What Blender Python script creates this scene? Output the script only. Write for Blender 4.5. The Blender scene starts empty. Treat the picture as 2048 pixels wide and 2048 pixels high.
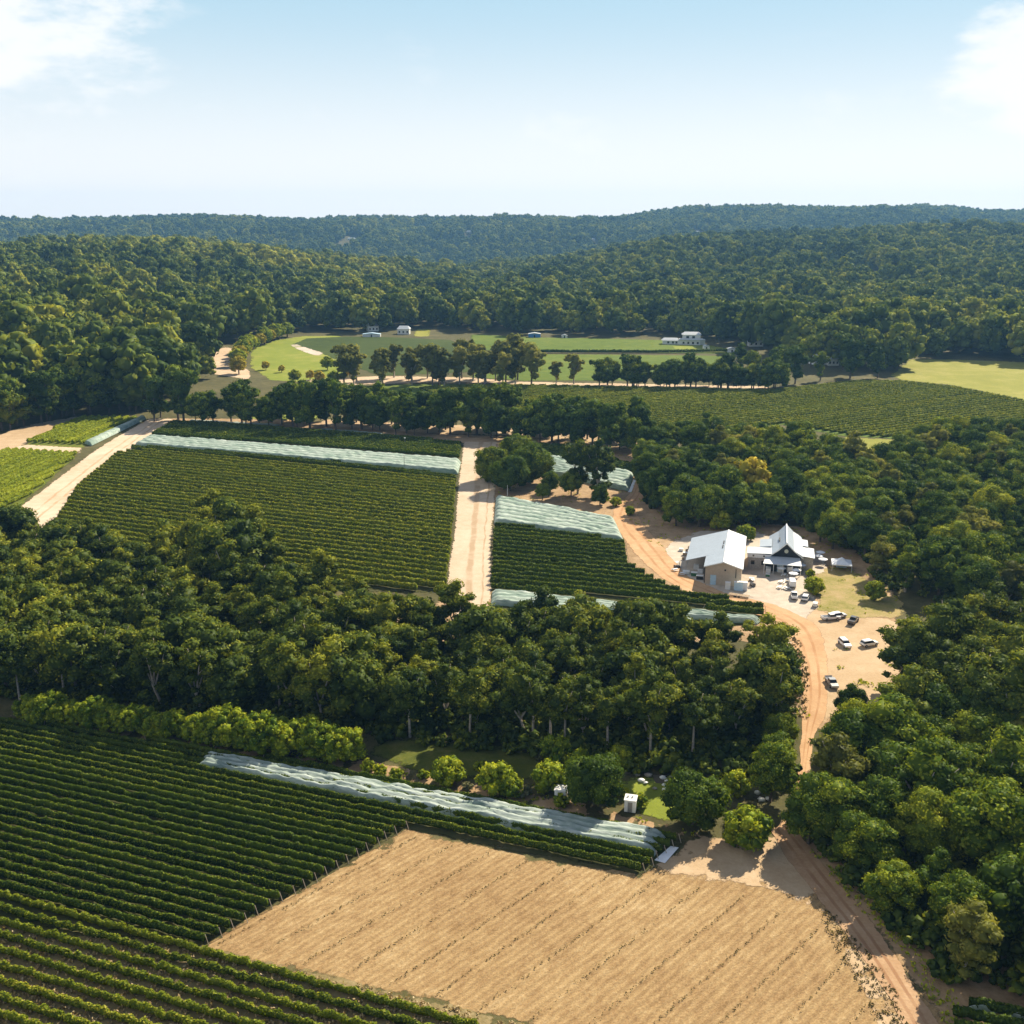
import bpy, math, random
import numpy as np
from mathutils import Vector, noise as mnoise
from mathutils.geometry import delaunay_2d_cdt
random.seed(7); rng = np.random.default_rng(11)
R = math.radians
scene = bpy.context.scene
COL = scene.collection

# ------------------------------------------------------------------ camera, sky, sun, exposure
CAMH = 105.0; PITCH = 15.9; FPX = 2054.0
cam_d = bpy.data.cameras.new('camera'); cam = bpy.data.objects.new('camera', cam_d); COL.objects.link(cam)
cam.location = (0, 0, CAMH); cam.rotation_euler = (R(90 - PITCH), 0, 0)
cam_d.sensor_width = 36; cam_d.lens = 36 * FPX / 2048; cam_d.clip_end = 40000; cam_d.clip_start = 1
scene.camera = cam
SUN_EL, SUN_AZ = 37.0, 36.0            # azimuth measured from +Y (view direction) towards +X
world = bpy.data.worlds.new('World'); scene.world = world; world.use_nodes = True
wn = world.node_tree; wn.nodes.clear()
def N(t, kind, **kw):
    n = t.nodes.new(kind)
    for k, v in kw.items(): setattr(n, k, v)
    return n
def setup_world():
    L = wn.links.new
    sky = N(wn, 'ShaderNodeTexSky', sky_type='NISHITA', sun_disc=False)
    sky.sun_elevation = R(SUN_EL); sky.sun_rotation = R(SUN_AZ)
    sky.air_density = 1.0; sky.dust_density = 0.6; sky.ozone_density = 2.0; sky.altitude = 100
    tc = N(wn, 'ShaderNodeTexCoord'); sep = N(wn, 'ShaderNodeSeparateXYZ'); L(tc.outputs['Generated'], sep.inputs[0])
    # clouds: stretched noise in direction space, thicker to the left and right, bank of thin white low down
    mp = N(wn, 'ShaderNodeMapping'); mp.inputs['Scale'].default_value = (1, 1, 2.6); L(tc.outputs['Generated'], mp.inputs[0])
    nz = N(wn, 'ShaderNodeTexNoise'); nz.inputs['Scale'].default_value = 9.5; nz.inputs['Detail'].default_value = 10; nz.inputs['Roughness'].default_value = .6
    L(mp.outputs[0], nz.inputs['Vector'])
    def ramp(src, a, b, lo=0., hi=1.):
        m = N(wn, 'ShaderNodeMapRange', interpolation_type='SMOOTHSTEP')
        m.inputs[1].default_value = a; m.inputs[2].default_value = b; m.inputs[3].default_value = lo; m.inputs[4].default_value = hi
        L(src, m.inputs[0]); return m.outputs[0]
    def mth(op, a, b):
        m = N(wn, 'ShaderNodeMath', operation=op)
        for i, v in enumerate((a, b)):
            if isinstance(v, (int, float)): m.inputs[i].default_value = v
            else: L(v, m.inputs[i])
        return m.outputs[0]
    left = mth('MULTIPLY', ramp(sep.outputs[0], -.24, -.42), ramp(sep.outputs[2], .07, .13))
    right = mth('MULTIPLY', ramp(sep.outputs[0], .33, .44), mth('MULTIPLY', ramp(sep.outputs[2], .04, .08), ramp(sep.outputs[2], .185, .15)))
    far = mth('MULTIPLY', ramp(sep.outputs[2], .13, .08), .12)
    bias = mth('ADD', mth('MAXIMUM', left, right), far)
    c = mth('ADD', nz.outputs[0], mth('MULTIPLY', bias, .36))
    cl = mth('MULTIPLY', ramp(c, .58, .82, 0, .85), ramp(bias, 0, .3, .25, 1))
    front = ramp(sep.outputs[1], -.3, .6, .04, 1)        # white low glow added ahead, dimmed behind the camera to cut fill
    low = mth('MULTIPLY', ramp(sep.outputs[2], .42, .18, 0, .9), front)
    gr = N(wn, 'ShaderNodeMix', data_type='RGBA'); L(ramp(sep.outputs[2], .02, .215), gr.inputs[0]); gr.inputs[6].default_value = tuple(v * SKYW for v in (1.06, 1.06, 1.06)) + (1,); gr.inputs[7].default_value = tuple(v * SKYW for v in (.50, .75, .90)) + (1,)
    mix0 = N(wn, 'ShaderNodeMix', data_type='RGBA'); L(low, mix0.inputs[0]); L(sky.outputs[0], mix0.inputs[6]); L(gr.outputs[2], mix0.inputs[7])
    mix = N(wn, 'ShaderNodeMix', data_type='RGBA'); L(cl, mix.inputs[0]); L(mix0.outputs[2], mix.inputs[6]); mix.inputs[7].default_value = tuple(v * SKYW for v in (1.08, 1.08, 1.08)) + (1,)
    bg = N(wn, 'ShaderNodeBackground'); bg.inputs[1].default_value = SKY_STR; L(mix.outputs[2], bg.inputs[0])
    out = N(wn, 'ShaderNodeOutputWorld'); L(bg.outputs[0], out.inputs[0])
SKY_STR = 0.05; EXPO = 1.0; SKYW = 1 / (SKY_STR * 2 ** EXPO)     # 1 / SKYW: what the film records as white
setup_world()
sd = bpy.data.lights.new('sun', 'SUN'); sd.energy = 5.0; sd.angle = R(.5); sd.color = (1, .88, .68)
sun = bpy.data.objects.new('sun', sd); COL.objects.link(sun)
sv = Vector((math.sin(R(SUN_AZ)) * math.cos(R(SUN_EL)), math.cos(R(SUN_AZ)) * math.cos(R(SUN_EL)), math.sin(R(SUN_EL))))
sun.rotation_euler = sv.to_track_quat('Z', 'Y').to_euler(); sun.location = (0, 0, 400)
scene.view_settings.view_transform = 'Standard'; scene.view_settings.look = 'None'
scene.view_settings.exposure = EXPO; scene.view_settings.gamma = 1
scene.cycles.max_bounces = 5; scene.cycles.diffuse_bounces = 3; scene.cycles.transmission_bounces = 4
scene.cycles.transparent_max_bounces = 6; scene.cycles.volume_bounces = 0

# ------------------------------------------------------------------ terrain
def sst(a, b, x):
    t = np.clip((x - a) / (b - a), 0, 1); return t * t * (3 - 2 * t)
def crest(py, D, tree=15):
    return CAMH - D * math.tan(R(PITCH) + math.atan((py - 1024) / FPX)) - tree
HL = crest(476, 1900, 25); HR = crest(458, 2150, 21); HF = crest(440, 4000, 24); HFR = crest(418, 4000, 24) - HF
def height(x, y):
    x = np.asarray(x, float); y = np.asarray(y, float)
    h = .5 * np.sin(x / 80 + 1) * np.cos(y / 120)
    far = sst(900, 2200, y)
    # left wooded hill
    sx = np.where(x < -600, 250, 270); sy = np.where(y < 1900, 560, 330)
    h = h + HL * np.exp(-((x + 600) / sx) ** 2 / 2 - ((y - 1900) / sy) ** 2 / 2)
    # slope beginning close on the left
    h = h + 14 * sst(-140, -480, x) * sst(450, 900, y) * sst(1900, 1100, y)
    # right wooded hill
    sy = np.where(y < 2150, 500, 330)
    prof = .62 * sst(-140, 330, x) + .38 * sst(150, 700, x)
    h = h + HR * prof * np.exp(-((y - 2150) / sy) ** 2 / 2)
    # far ridge
    w = sst(2350, 3950, y)
    h = h + w * (HF + HFR * sst(250, 850, x - (y - 4000) * .2) * sst(2150, 1500, x - (y - 4000) * .3)
                 + 3 * np.sin(x / 210) + 2.5 * np.sin(x / 97 + 1))
    h = h - 34 * np.exp(-((y - 2800) / 380) ** 2 / 2) * sst(300, -300, x) - 18 * np.exp(-((y - 2850) / 350) ** 2 / 2)
    h = h - far * 20 * np.exp(-((x + 60 + (y - 2000) * .05) / 190) ** 2 / 2) * sst(3300, 2500, y)
    h = h + far * (6 * np.sin(x / 170 + y / 260) + 4.5 * np.sin(x / 75 - y / 130))
    h = h - sst(4300, 5200, y) * 40
    return h
CP = np.array([0, 0, CAMH])
def raydir(px, py):
    a = R(PITCH); u = (px - 1024) / FPX; v = (1024 - py) / FPX
    f = np.array([0, math.cos(a), -math.sin(a)]); up = np.array([0, math.sin(a), math.cos(a)])
    return np.array([1, 0, 0]) * u + up * v + f
TS = np.geomspace(60, 7000, 2600)
def gp(px, py, h=0.):
    """ground point seen at photo pixel (px,py); h metres above the ground"""
    d = raydir(px, py); P = CP[None] + TS[:, None] * d[None]
    dz = P[:, 2] - height(P[:, 0], P[:, 1]) - h
    i = np.argmax(dz < 0)
    if dz[i] >= 0: i = len(TS) - 1
    if i == 0: i = 1
    t = dz[i - 1] / (dz[i - 1] - dz[i]); p = P[i - 1] * (1 - t) + P[i] * t
    return Vector(p)
def hz(x, y): return float(height(x, y))
def proj(x, y, z):
    a = R(PITCH); dep = y * math.cos(a) - (z - CAMH) * math.sin(a); upc = y * math.sin(a) + (z - CAMH) * math.cos(a)
    return 1024 + FPX * x / dep, 1024 - FPX * upc / dep

# ------------------------------------------------------------------ material helpers
def mat(name, rough=.8, spec=.2):
    m = bpy.data.materials.new(name); m.use_nodes = True
    b = m.node_tree.nodes['Principled BSDF']; b.inputs['Roughness'].default_value = rough
    b.inputs['Specular IOR Level'].default_value = spec
    return m, m.node_tree, b
def plain(name, col, rough=.7, spec=.3, metal=0., var=.06, scale=1.5):
    m, t, b = mat(name, rough, spec); b.inputs['Metallic'].default_value = metal
    tc = N(t, 'ShaderNodeTexCoord'); nz = N(t, 'ShaderNodeTexNoise'); nz.inputs['Scale'].default_value = scale; nz.inputs['Detail'].default_value = 4
    t.links.new(tc.outputs['Object'], nz.inputs['Vector'])
    r = N(t, 'ShaderNodeMapRange'); r.inputs[1].default_value = .3; r.inputs[2].default_value = .7; r.inputs[3].default_value = 1 - var * 2.5; r.inputs[4].default_value = 1 + var
    t.links.new(nz.outputs[0], r.inputs[0])
    mx = N(t, 'ShaderNodeVectorMath', operation='SCALE'); mx.inputs[0].default_value = col[:3]; t.links.new(r.outputs[0], mx.inputs['Scale'])
    t.links.new(mx.outputs[0], b.inputs['Base Color'])
    return m
def ground_mat(name, stops, scales=(.03, .35, 2.2), weights=(.4, .35, .25), bump=.3, stretch=None, contrast=1.6, rough=.95):
    """world-space layered noise -> colour ramp"""
    m, t, b = mat(name, rough, .08); L = t.links.new
    g = N(t, 'ShaderNodeNewGeometry'); src = g.outputs['Position']
    if stretch:
        mp = N(t, 'ShaderNodeMapping'); mp.inputs['Rotation'].default_value = (0, 0, stretch[0]); mp.inputs['Scale'].default_value = (1 / stretch[1], 1, 1)
        mp.vector_type = 'TEXTURE'; L(src, mp.inputs[0]); src2 = mp.outputs[0]
    else: src2 = src
    acc = None
    for i, (s, w) in enumerate(zip(scales, weights)):
        nz = N(t, 'ShaderNodeTexNoise'); nz.inputs['Scale'].default_value = s; nz.inputs['Detail'].default_value = 5; nz.inputs['Roughness'].default_value = .6
        L(src2 if i else src, nz.inputs['Vector'])
        mm = N(t, 'ShaderNodeMath', operation='MULTIPLY_ADD'); L(nz.outputs[0], mm.inputs[0]); mm.inputs[1].default_value = w * contrast
        if acc is None: mm.inputs[2].default_value = .5 - .5 * contrast
        else: L(acc, mm.inputs[2])
        acc = mm.outputs[0]; last = nz
    cr = N(t, 'ShaderNodeValToRGB'); L(acc, cr.inputs[0]); e = cr.color_ramp.elements
    while len(e) < len(stops): e.new(.5)
    for k, (p, c) in enumerate(stops): e[k].position = p; e[k].color = (*c, 1)
    L(cr.outputs[0], b.inputs['Base Color'])
    if bump:
        bp = N(t, 'ShaderNodeBump'); bp.inputs['Strength'].default_value = bump; bp.inputs['Distance'].default_value = .25
        L(last.outputs[0], bp.inputs['Height']); L(bp.outputs[0], b.inputs['Normal'])
    # ragged outline: 'fade' is 1 on the outline of a surface, 0 inside (and where the attribute is missing)
    at = N(t, 'ShaderNodeAttribute', attribute_name='fade'); nz = N(t, 'ShaderNodeTexNoise'); nz.inputs['Scale'].default_value = .55; nz.inputs['Detail'].default_value = 6; nz.inputs['Roughness'].default_value = .65; L(src, nz.inputs['Vector'])
    f = N(t, 'ShaderNodeMath', operation='MULTIPLY_ADD'); L(nz.outputs[0], f.inputs[0]); f.inputs[1].default_value = 1.3; L(at.outputs['Fac'], f.inputs[2])
    fr = N(t, 'ShaderNodeMapRange', interpolation_type='SMOOTHSTEP'); L(f.outputs[0], fr.inputs[0]); fr.inputs[1].default_value = 1.42; fr.inputs[2].default_value = 1.62; fr.inputs[3].default_value = 1; fr.inputs[4].default_value = 0
    fz = N(t, 'ShaderNodeMath', operation='GREATER_THAN'); L(at.outputs['Fac'], fz.inputs[0]); fz.inputs[1].default_value = .02
    fm = N(t, 'ShaderNodeMix', data_type='FLOAT'); L(fz.outputs[0], fm.inputs[0]); fm.inputs[2].default_value = 1; L(fr.outputs[0], fm.inputs[3]); L(fm.outputs[0], b.inputs['Alpha'])
    return m, t, b, cr, acc
def leaf_mat(name, dark, mid, lite, trans=.2, objvar=.5, tcol=1.5, stand=0.):
    m = bpy.data.materials.new(name); m.use_nodes = True; t = m.node_tree; t.nodes.clear(); L = t.links.new
    at = N(t, 'ShaderNodeAttribute', attribute_name='tint'); oi = N(t, 'ShaderNodeObjectInfo')
    ma = N(t, 'ShaderNodeMath', operation='MULTIPLY_ADD'); L(oi.outputs['Random'], ma.inputs[0]); ma.inputs[1].default_value = objvar
    mb = N(t, 'ShaderNodeMath', operation='MULTIPLY'); L(at.outputs['Fac'], mb.inputs[0]); mb.inputs[1].default_value = 1 - objvar
    L(mb.outputs[0], ma.inputs[2])
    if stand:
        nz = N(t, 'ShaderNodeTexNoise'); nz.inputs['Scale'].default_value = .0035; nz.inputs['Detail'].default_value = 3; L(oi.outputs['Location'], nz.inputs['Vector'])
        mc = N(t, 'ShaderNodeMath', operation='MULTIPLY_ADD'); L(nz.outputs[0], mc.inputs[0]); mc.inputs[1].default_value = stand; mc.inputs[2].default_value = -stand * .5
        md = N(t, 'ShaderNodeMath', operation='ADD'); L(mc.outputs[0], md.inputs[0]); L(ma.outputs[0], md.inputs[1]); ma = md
        ds = N(t, 'ShaderNodeVectorMath', operation='DISTANCE'); L(oi.outputs['Location'], ds.inputs[0]); ds.inputs[1].default_value = (-430, 1650, 30)   # sunlight on the left hill, painted in as a lighter leaf tint
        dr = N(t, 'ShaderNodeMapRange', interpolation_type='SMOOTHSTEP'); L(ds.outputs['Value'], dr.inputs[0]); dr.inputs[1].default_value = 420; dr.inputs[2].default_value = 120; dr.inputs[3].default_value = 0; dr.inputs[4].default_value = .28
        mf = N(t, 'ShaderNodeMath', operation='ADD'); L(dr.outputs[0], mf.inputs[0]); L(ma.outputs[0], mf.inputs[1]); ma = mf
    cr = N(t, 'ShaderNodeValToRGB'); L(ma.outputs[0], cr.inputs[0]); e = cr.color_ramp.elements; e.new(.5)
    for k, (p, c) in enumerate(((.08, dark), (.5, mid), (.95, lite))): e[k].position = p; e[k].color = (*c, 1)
    d = N(t, 'ShaderNodeBsdfDiffuse'); L(cr.outputs[0], d.inputs[0])
    tr = N(t, 'ShaderNodeBsdfTranslucent')
    sc = N(t, 'ShaderNodeVectorMath', operation='MULTIPLY'); L(cr.outputs[0], sc.inputs[0]); sc.inputs[1].default_value = (tcol * 1.05, tcol, tcol * .4)
    L(sc.outputs[0], tr.inputs[0])
    mx = N(t, 'ShaderNodeMixShader'); mx.inputs[0].default_value = trans; L(d.outputs[0], mx.inputs[1]); L(tr.outputs[0], mx.inputs[2])
    gl = N(t, 'ShaderNodeBsdfGlossy'); gl.inputs['Roughness'].default_value = .5; gl.inputs[0].default_value = (.9, .95, .9, 1)
    m2 = N(t, 'ShaderNodeMixShader'); m2.inputs[0].default_value = .006; L(mx.outputs[0], m2.inputs[1]); L(gl.outputs[0], m2.inputs[2])
    o = N(t, 'ShaderNodeOutputMaterial'); L(m2.outputs[0], o.inputs[0])
    return m

M = {}
M['floor'] = ground_mat('forest_floor', [(.2, (.045, .04, .02)), (.5, (.09, .085, .035)), (.8, (.17, .14, .07))])[0]
M['dry'] = ground_mat('dry_earth', [(.12, (.12, .105, .04)), (.34, (.24, .16, .085)), (.55, (.38, .26, .15)), (.85, (.50, .37, .24))], scales=(.045, .3, 1.8))[0]
M['sand'] = ground_mat('pale_sand', [(.1, (0.310, 0.215, 0.129)), (.45, (0.499, 0.370, 0.249)), (.8, (0.636, 0.525, 0.387))], scales=(.03, .25, 1.6), contrast=1.5)[0]
M['orange'] = ground_mat('orange_sand', [(.1, (.27, .17, .095)), (.45, (.42, .30, .18)), (.85, (.56, .43, .29))], scales=(.03, .22, 1.6), bump=.4)[0]
M['gravel'] = ground_mat('pale_gravel', [(.1, (0.310, 0.258, 0.206)), (.5, (0.482, 0.413, 0.335)), (.85, (0.619, 0.559, 0.482))], scales=(.05, .4, 3))[0]
M['grass'] = ground_mat('green_grass', [(.1, (.045, .065, .012)), (.5, (.12, .145, .02)), (.85, (.24, .21, .06))], scales=(.06, .4, 2.5))[0]
M['lawn'] = ground_mat('bright_lawn', [(.1, (.11, .15, .02)), (.5, (.19, .225, .03)), (.85, (.34, .30, .08))], scales=(.012, .1, 1.2))[0]
M['pasture'] = ground_mat('yellow_pasture', [(.1, (0.146, 0.163, 0.026)), (.5, (0.232, 0.232, 0.039)), (.85, (0.361, 0.318, 0.103))], scales=(0.010, 0.077, 0.688))[0]
M['shade_grass'] = ground_mat('shade_painted_grass', [(.1, (.03, .045, .010)), (.5, (.09, .105, .018)), (.85, (.20, .16, .06))], scales=(.08, .4, 2.5))[0]  # darker grass colour: the wood's shade on the creek lawn is painted in
M['vinefloor'] = ground_mat('vineyard_floor', [(.1, (0.026, 0.030, 0.010)), (.5, (0.060, 0.065, 0.022)), (.9, (0.146, 0.112, 0.060))], scales=(.03, .3, 2.))[0]
M['strawfloor'] = ground_mat('straw_floor', [(.1, (0.086, 0.073, 0.030)), (.5, (0.206, 0.163, 0.077)), (.9, (0.413, 0.327, 0.189))], scales=(.04, .5, 2.4))[0]
def paddock_mat():
    m, t, b, cr, acc = ground_mat('dry_paddock', [(.05, (.13, .078, .034)), (.35, (.26, .165, .078)), (.6, (.35, .24, .118)), (.92, (.50, .38, .22))], scales=(.04, .7, 3.6), weights=(.28, .36, .36), bump=.7, stretch=(R(47), .5), contrast=2.2); L = t.links.new
    g = N(t, 'ShaderNodeNewGeometry'); mp = N(t, 'ShaderNodeMapping', vector_type='TEXTURE'); mp.inputs['Rotation'].default_value = (0, 0, FURROW); L(g.outputs['Position'], mp.inputs[0])
    w = N(t, 'ShaderNodeTexWave', wave_type='BANDS', bands_direction='Y'); w.inputs['Scale'].default_value = .26; w.inputs['Distortion'].default_value = 3.2; w.inputs['Detail'].default_value = 3; w.inputs['Detail Scale'].default_value = .6; L(mp.outputs[0], w.inputs['Vector'])
    r = N(t, 'ShaderNodeMapRange'); L(w.outputs['Fac'], r.inputs[0]); r.inputs[3].default_value = .87; r.inputs[4].default_value = 1.08
    sc = N(t, 'ShaderNodeVectorMath', operation='SCALE'); L(cr.outputs[0], sc.inputs[0]); L(r.outputs[0], sc.inputs['Scale']); L(sc.outputs[0], b.inputs['Base Color']); return m
_d = gp(986, 2000) - gp(1312, 1762); FURROW = math.atan2(_d.y, _d.x)
M['paddock'] = paddock_mat()
M['trail'] = ground_mat('creek_bed', [(.1, (.05, .04, .03)), (.6, (.12, .10, .07)), (.9, (.24, .2, .15))])[0]
M['drylawn'] = ground_mat('dry_lawn', [(.15, (.13, .13, .03)), (.4, (.25, .22, .07)), (.62, (.36, .27, .13)), (.85, (.44, .33, .20))], scales=(.06, .3, 2.), contrast=1.9)[0]
def farvine():
    m, t, b, cr, acc = ground_mat('far_vineyard', [(.1, (.04, .075, .010)), (.5, (.095, .14, .016)), (.85, (.17, .19, .03))], scales=(.01, .12, .6), bump=.8)
    return m
M['farvine'] = farvine()
M['darkvine'] = ground_mat('dark_far_vineyard', [(.1, (.02, .035, .008)), (.5, (.045, .068, .012)), (.85, (.08, .10, .022))], scales=(.01, .12, .6), bump=.8)[0]

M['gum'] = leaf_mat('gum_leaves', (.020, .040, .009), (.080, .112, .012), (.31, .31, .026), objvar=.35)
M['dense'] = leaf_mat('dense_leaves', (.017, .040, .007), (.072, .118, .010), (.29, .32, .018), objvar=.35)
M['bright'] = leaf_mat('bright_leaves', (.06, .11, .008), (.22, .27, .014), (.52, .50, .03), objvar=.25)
M['bright2'] = leaf_mat('light_green_leaves', (.04, .075, .008), (.15, .19, .013), (.42, .41, .025), objvar=.3)  # lighter, yellower green foliage
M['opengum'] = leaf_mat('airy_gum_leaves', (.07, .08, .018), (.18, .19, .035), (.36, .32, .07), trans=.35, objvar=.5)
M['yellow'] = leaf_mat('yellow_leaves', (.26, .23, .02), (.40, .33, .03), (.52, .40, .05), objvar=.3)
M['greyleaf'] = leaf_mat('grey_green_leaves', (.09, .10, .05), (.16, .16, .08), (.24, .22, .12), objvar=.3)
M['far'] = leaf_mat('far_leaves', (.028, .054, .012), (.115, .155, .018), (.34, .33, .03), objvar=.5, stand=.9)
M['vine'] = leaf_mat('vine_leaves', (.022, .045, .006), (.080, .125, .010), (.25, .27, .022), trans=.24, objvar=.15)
M['vineb'] = leaf_mat('bright_vine_leaves', (.05, .08, .008), (.17, .21, .014), (.42, .38, .045), trans=.28, objvar=.15)  # brighter, yellower vine leaf colour
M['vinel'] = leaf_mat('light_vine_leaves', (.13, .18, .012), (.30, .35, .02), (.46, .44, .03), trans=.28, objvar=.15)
M['bark'] = plain('bark', (.13, .10, .075), .9, .1, var=.2)
M['palebark'] = plain('pale_bark', (.42, .36, .29), .85, .1, var=.18)
M['post'] = plain('post_timber', (.42, .36, .28), .85, .1)
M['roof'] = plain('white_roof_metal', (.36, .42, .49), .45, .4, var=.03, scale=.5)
M['roofw'] = plain('bright_roof_metal', (.50, .54, .58), .45, .4, var=.03, scale=.5)  # brighter copy; on the shed's right slope it stands in for sunlight
M['beige'] = plain('beige_wall', (.52, .42, .32), .8, .2, var=.04)
M['stone'] = plain('pale_stone_wall', (.46, .42, .38), .85, .2, var=.14, scale=3)
M['darkwall'] = plain('dark_cladding', (.035, .04, .045), .7, .2)
M['white'] = plain('white_paint', (.80, .80, .78), .4, .4, var=.03)
M['ltblue'] = plain('pale_blue_paint', (.50, .68, .82), .5, .4, var=.05)
M['carwhite'] = plain('white_car_paint', (.80, .81, .83), .25, .5, var=.015)
M['cardark'] = plain('grey_car_paint', (.09, .09, .095), .25, .5, var=.02)
M['carsilver'] = plain('silver_car_paint', (.32, .33, .34), .3, .5, var=.02)
M['blue'] = plain('blue_paint', (.06, .22, .55), .4, .4)
M['glass'] = plain('dark_glass', (.015, .02, .025), .08, .6, var=.0)
M['tyre'] = plain('black_rubber', (.02, .02, .02), .85, .1)
M['steel'] = plain('grey_steel', (.32, .33, .34), .4, .5, metal=.5)
M['rust'] = plain('weathered_timber', (.40, .30, .20), .85, .1, var=.15)
M['rock'] = plain('grey_rock', (.34, .31, .28), .9, .1, var=.2)
M['green'] = plain('green_plastic', (.05, .16, .08), .5, .3)
M['cloth'] = plain('white_canvas', (.80, .82, .85), .8, .1, var=.03)
M['round'] = plain('cream_ornament', (.62, .62, .50), .6, .3)
def corrugate(m, ax=0, freq=26.):
    t = m.node_tree; b = t.nodes['Principled BSDF']; tc = N(t, 'ShaderNodeTexCoord')
    w = N(t, 'ShaderNodeTexWave', wave_type='BANDS', bands_direction='X' if ax == 0 else 'Y'); w.inputs['Scale'].default_value = freq / 20
    t.links.new(tc.outputs['Object'], w.inputs['Vector']); bp = N(t, 'ShaderNodeBump'); bp.inputs['Strength'].default_value = .35; bp.inputs['Distance'].default_value = .05
    t.links.new(w.outputs['Fac'], bp.inputs['Height']); t.links.new(bp.outputs[0], b.inputs['Normal'])
corrugate(M['roof'], 1); corrugate(M['roofw'], 0)
def net_mat(name, c0, c1, freq=2.6):
    m, t, b, cr, acc = ground_mat(name, [(.25, c0), (.5, tuple((a + d) / 2 for a, d in zip(c0, c1))), (.75, c1)], scales=(.08, .5, 2.), weights=(.25, .4, .35), bump=.5, stretch=(R(-20), .2), contrast=2.2, rough=.7)
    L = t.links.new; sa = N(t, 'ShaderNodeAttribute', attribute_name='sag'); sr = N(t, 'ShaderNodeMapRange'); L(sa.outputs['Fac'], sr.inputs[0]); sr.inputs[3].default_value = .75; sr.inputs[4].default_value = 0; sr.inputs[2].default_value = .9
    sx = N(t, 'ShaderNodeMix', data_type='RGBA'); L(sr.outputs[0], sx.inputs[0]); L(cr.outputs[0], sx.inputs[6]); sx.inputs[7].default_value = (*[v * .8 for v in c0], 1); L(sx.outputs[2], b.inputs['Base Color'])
    tr = N(t, 'ShaderNodeBsdfTranslucent'); L(sx.outputs[2], tr.inputs[0]); mx = N(t, 'ShaderNodeMixShader'); mx.inputs[0].default_value = .3
    o = t.nodes['Material Output']; L(b.outputs[0], mx.inputs[1]); L(tr.outputs[0], mx.inputs[2]); L(mx.outputs[0], o.inputs[0])
    return m
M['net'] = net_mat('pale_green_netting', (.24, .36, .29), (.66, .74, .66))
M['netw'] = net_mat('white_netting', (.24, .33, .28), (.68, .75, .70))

def track_mat(name, base, ruts, edge, n_ruts=((-.28, .09), (.28, .09))):
    """attribute 'cross' (-1..1) runs across the track: packed wheel ruts of another colour"""
    m, t, b, cr, acc = ground_mat(name, base, scales=(.04, .3, 2.), contrast=1.6); L = t.links.new
    at = N(t, 'ShaderNodeAttribute', attribute_name='cross'); g = N(t, 'ShaderNodeNewGeometry')
    nz = N(t, 'ShaderNodeTexNoise'); nz.inputs['Scale'].default_value = .09; nz.inputs['Detail'].default_value = 3; L(g.outputs['Position'], nz.inputs['Vector'])
    ad = N(t, 'ShaderNodeMath', operation='MULTIPLY_ADD'); L(nz.outputs[0], ad.inputs[0]); ad.inputs[1].default_value = .25; L(at.outputs['Fac'], ad.inputs[2])
    tot = None
    for c, w in n_ruts:
        s = N(t, 'ShaderNodeMath', operation='SUBTRACT'); L(ad.outputs[0], s.inputs[0]); s.inputs[1].default_value = c + .125
        a = N(t, 'ShaderNodeMath', operation='ABSOLUTE'); L(s.outputs[0], a.inputs[0])
        mr = N(t, 'ShaderNodeMapRange', interpolation_type='SMOOTHSTEP'); L(a.outputs[0], mr.inputs[0]); mr.inputs[1].default_value = w; mr.inputs[2].default_value = w * .4; mr.inputs[3].default_value = 0; mr.inputs[4].default_value = .8
        if tot is None: tot = mr.outputs[0]
        else:
            q = N(t, 'ShaderNodeMath', operation='MAXIMUM'); L(tot, q.inputs[0]); L(mr.outputs[0], q.inputs[1]); tot = q.outputs[0]
    n2 = N(t, 'ShaderNodeTexNoise'); n2.inputs['Scale'].default_value = .13; n2.inputs['Detail'].default_value = 5; L(g.outputs['Position'], n2.inputs['Vector'])
    r2 = N(t, 'ShaderNodeMapRange'); L(n2.outputs[0], r2.inputs[0]); r2.inputs[1].default_value = .25; r2.inputs[2].default_value = .55
    q = N(t, 'ShaderNodeMath', operation='MULTIPLY'); L(tot, q.inputs[0]); L(r2.outputs[0], q.inputs[1])
    mx = N(t, 'ShaderNodeMix', data_type='RGBA'); L(q.outputs[0], mx.inputs[0]); L(cr.outputs[0], mx.inputs[6]); mx.inputs[7].default_value = (*ruts, 1)
    L(mx.outputs[2], b.inputs['Base Color']); return m
M['trackm'] = track_mat('pale_track', [(.1, (.36, .26, .17)), (.45, (.50, .395, .285)), (.8, (.60, .50, .385))], (.36, .25, .15), None, ((0.02, .2), (.62, .06)))
M['trackk'] = track_mat('pale_headland', [(.1, (0.396, 0.275, 0.172)), (.45, (0.550, 0.421, 0.301)), (.8, (0.654, 0.550, 0.430))], (.42, .28, .16), None, ((-.15, .08), (.3, .08)))
M['tracko'] = track_mat('orange_track', [(.1, (0.310, 0.172, 0.086)), (.5, (0.482, 0.301, 0.163)), (.85, (0.602, 0.430, 0.275))], (.36, .19, .09), None, ((-.35, .13), (.3, .13)))
M['trackd'] = track_mat('brown_track', [(.1, (0.224, 0.129, 0.069)), (.5, (0.378, 0.241, 0.138)), (.85, (0.516, 0.370, 0.241))], (.26, .14, .075), None, ((-.3, .16), (.32, .16)))

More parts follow.
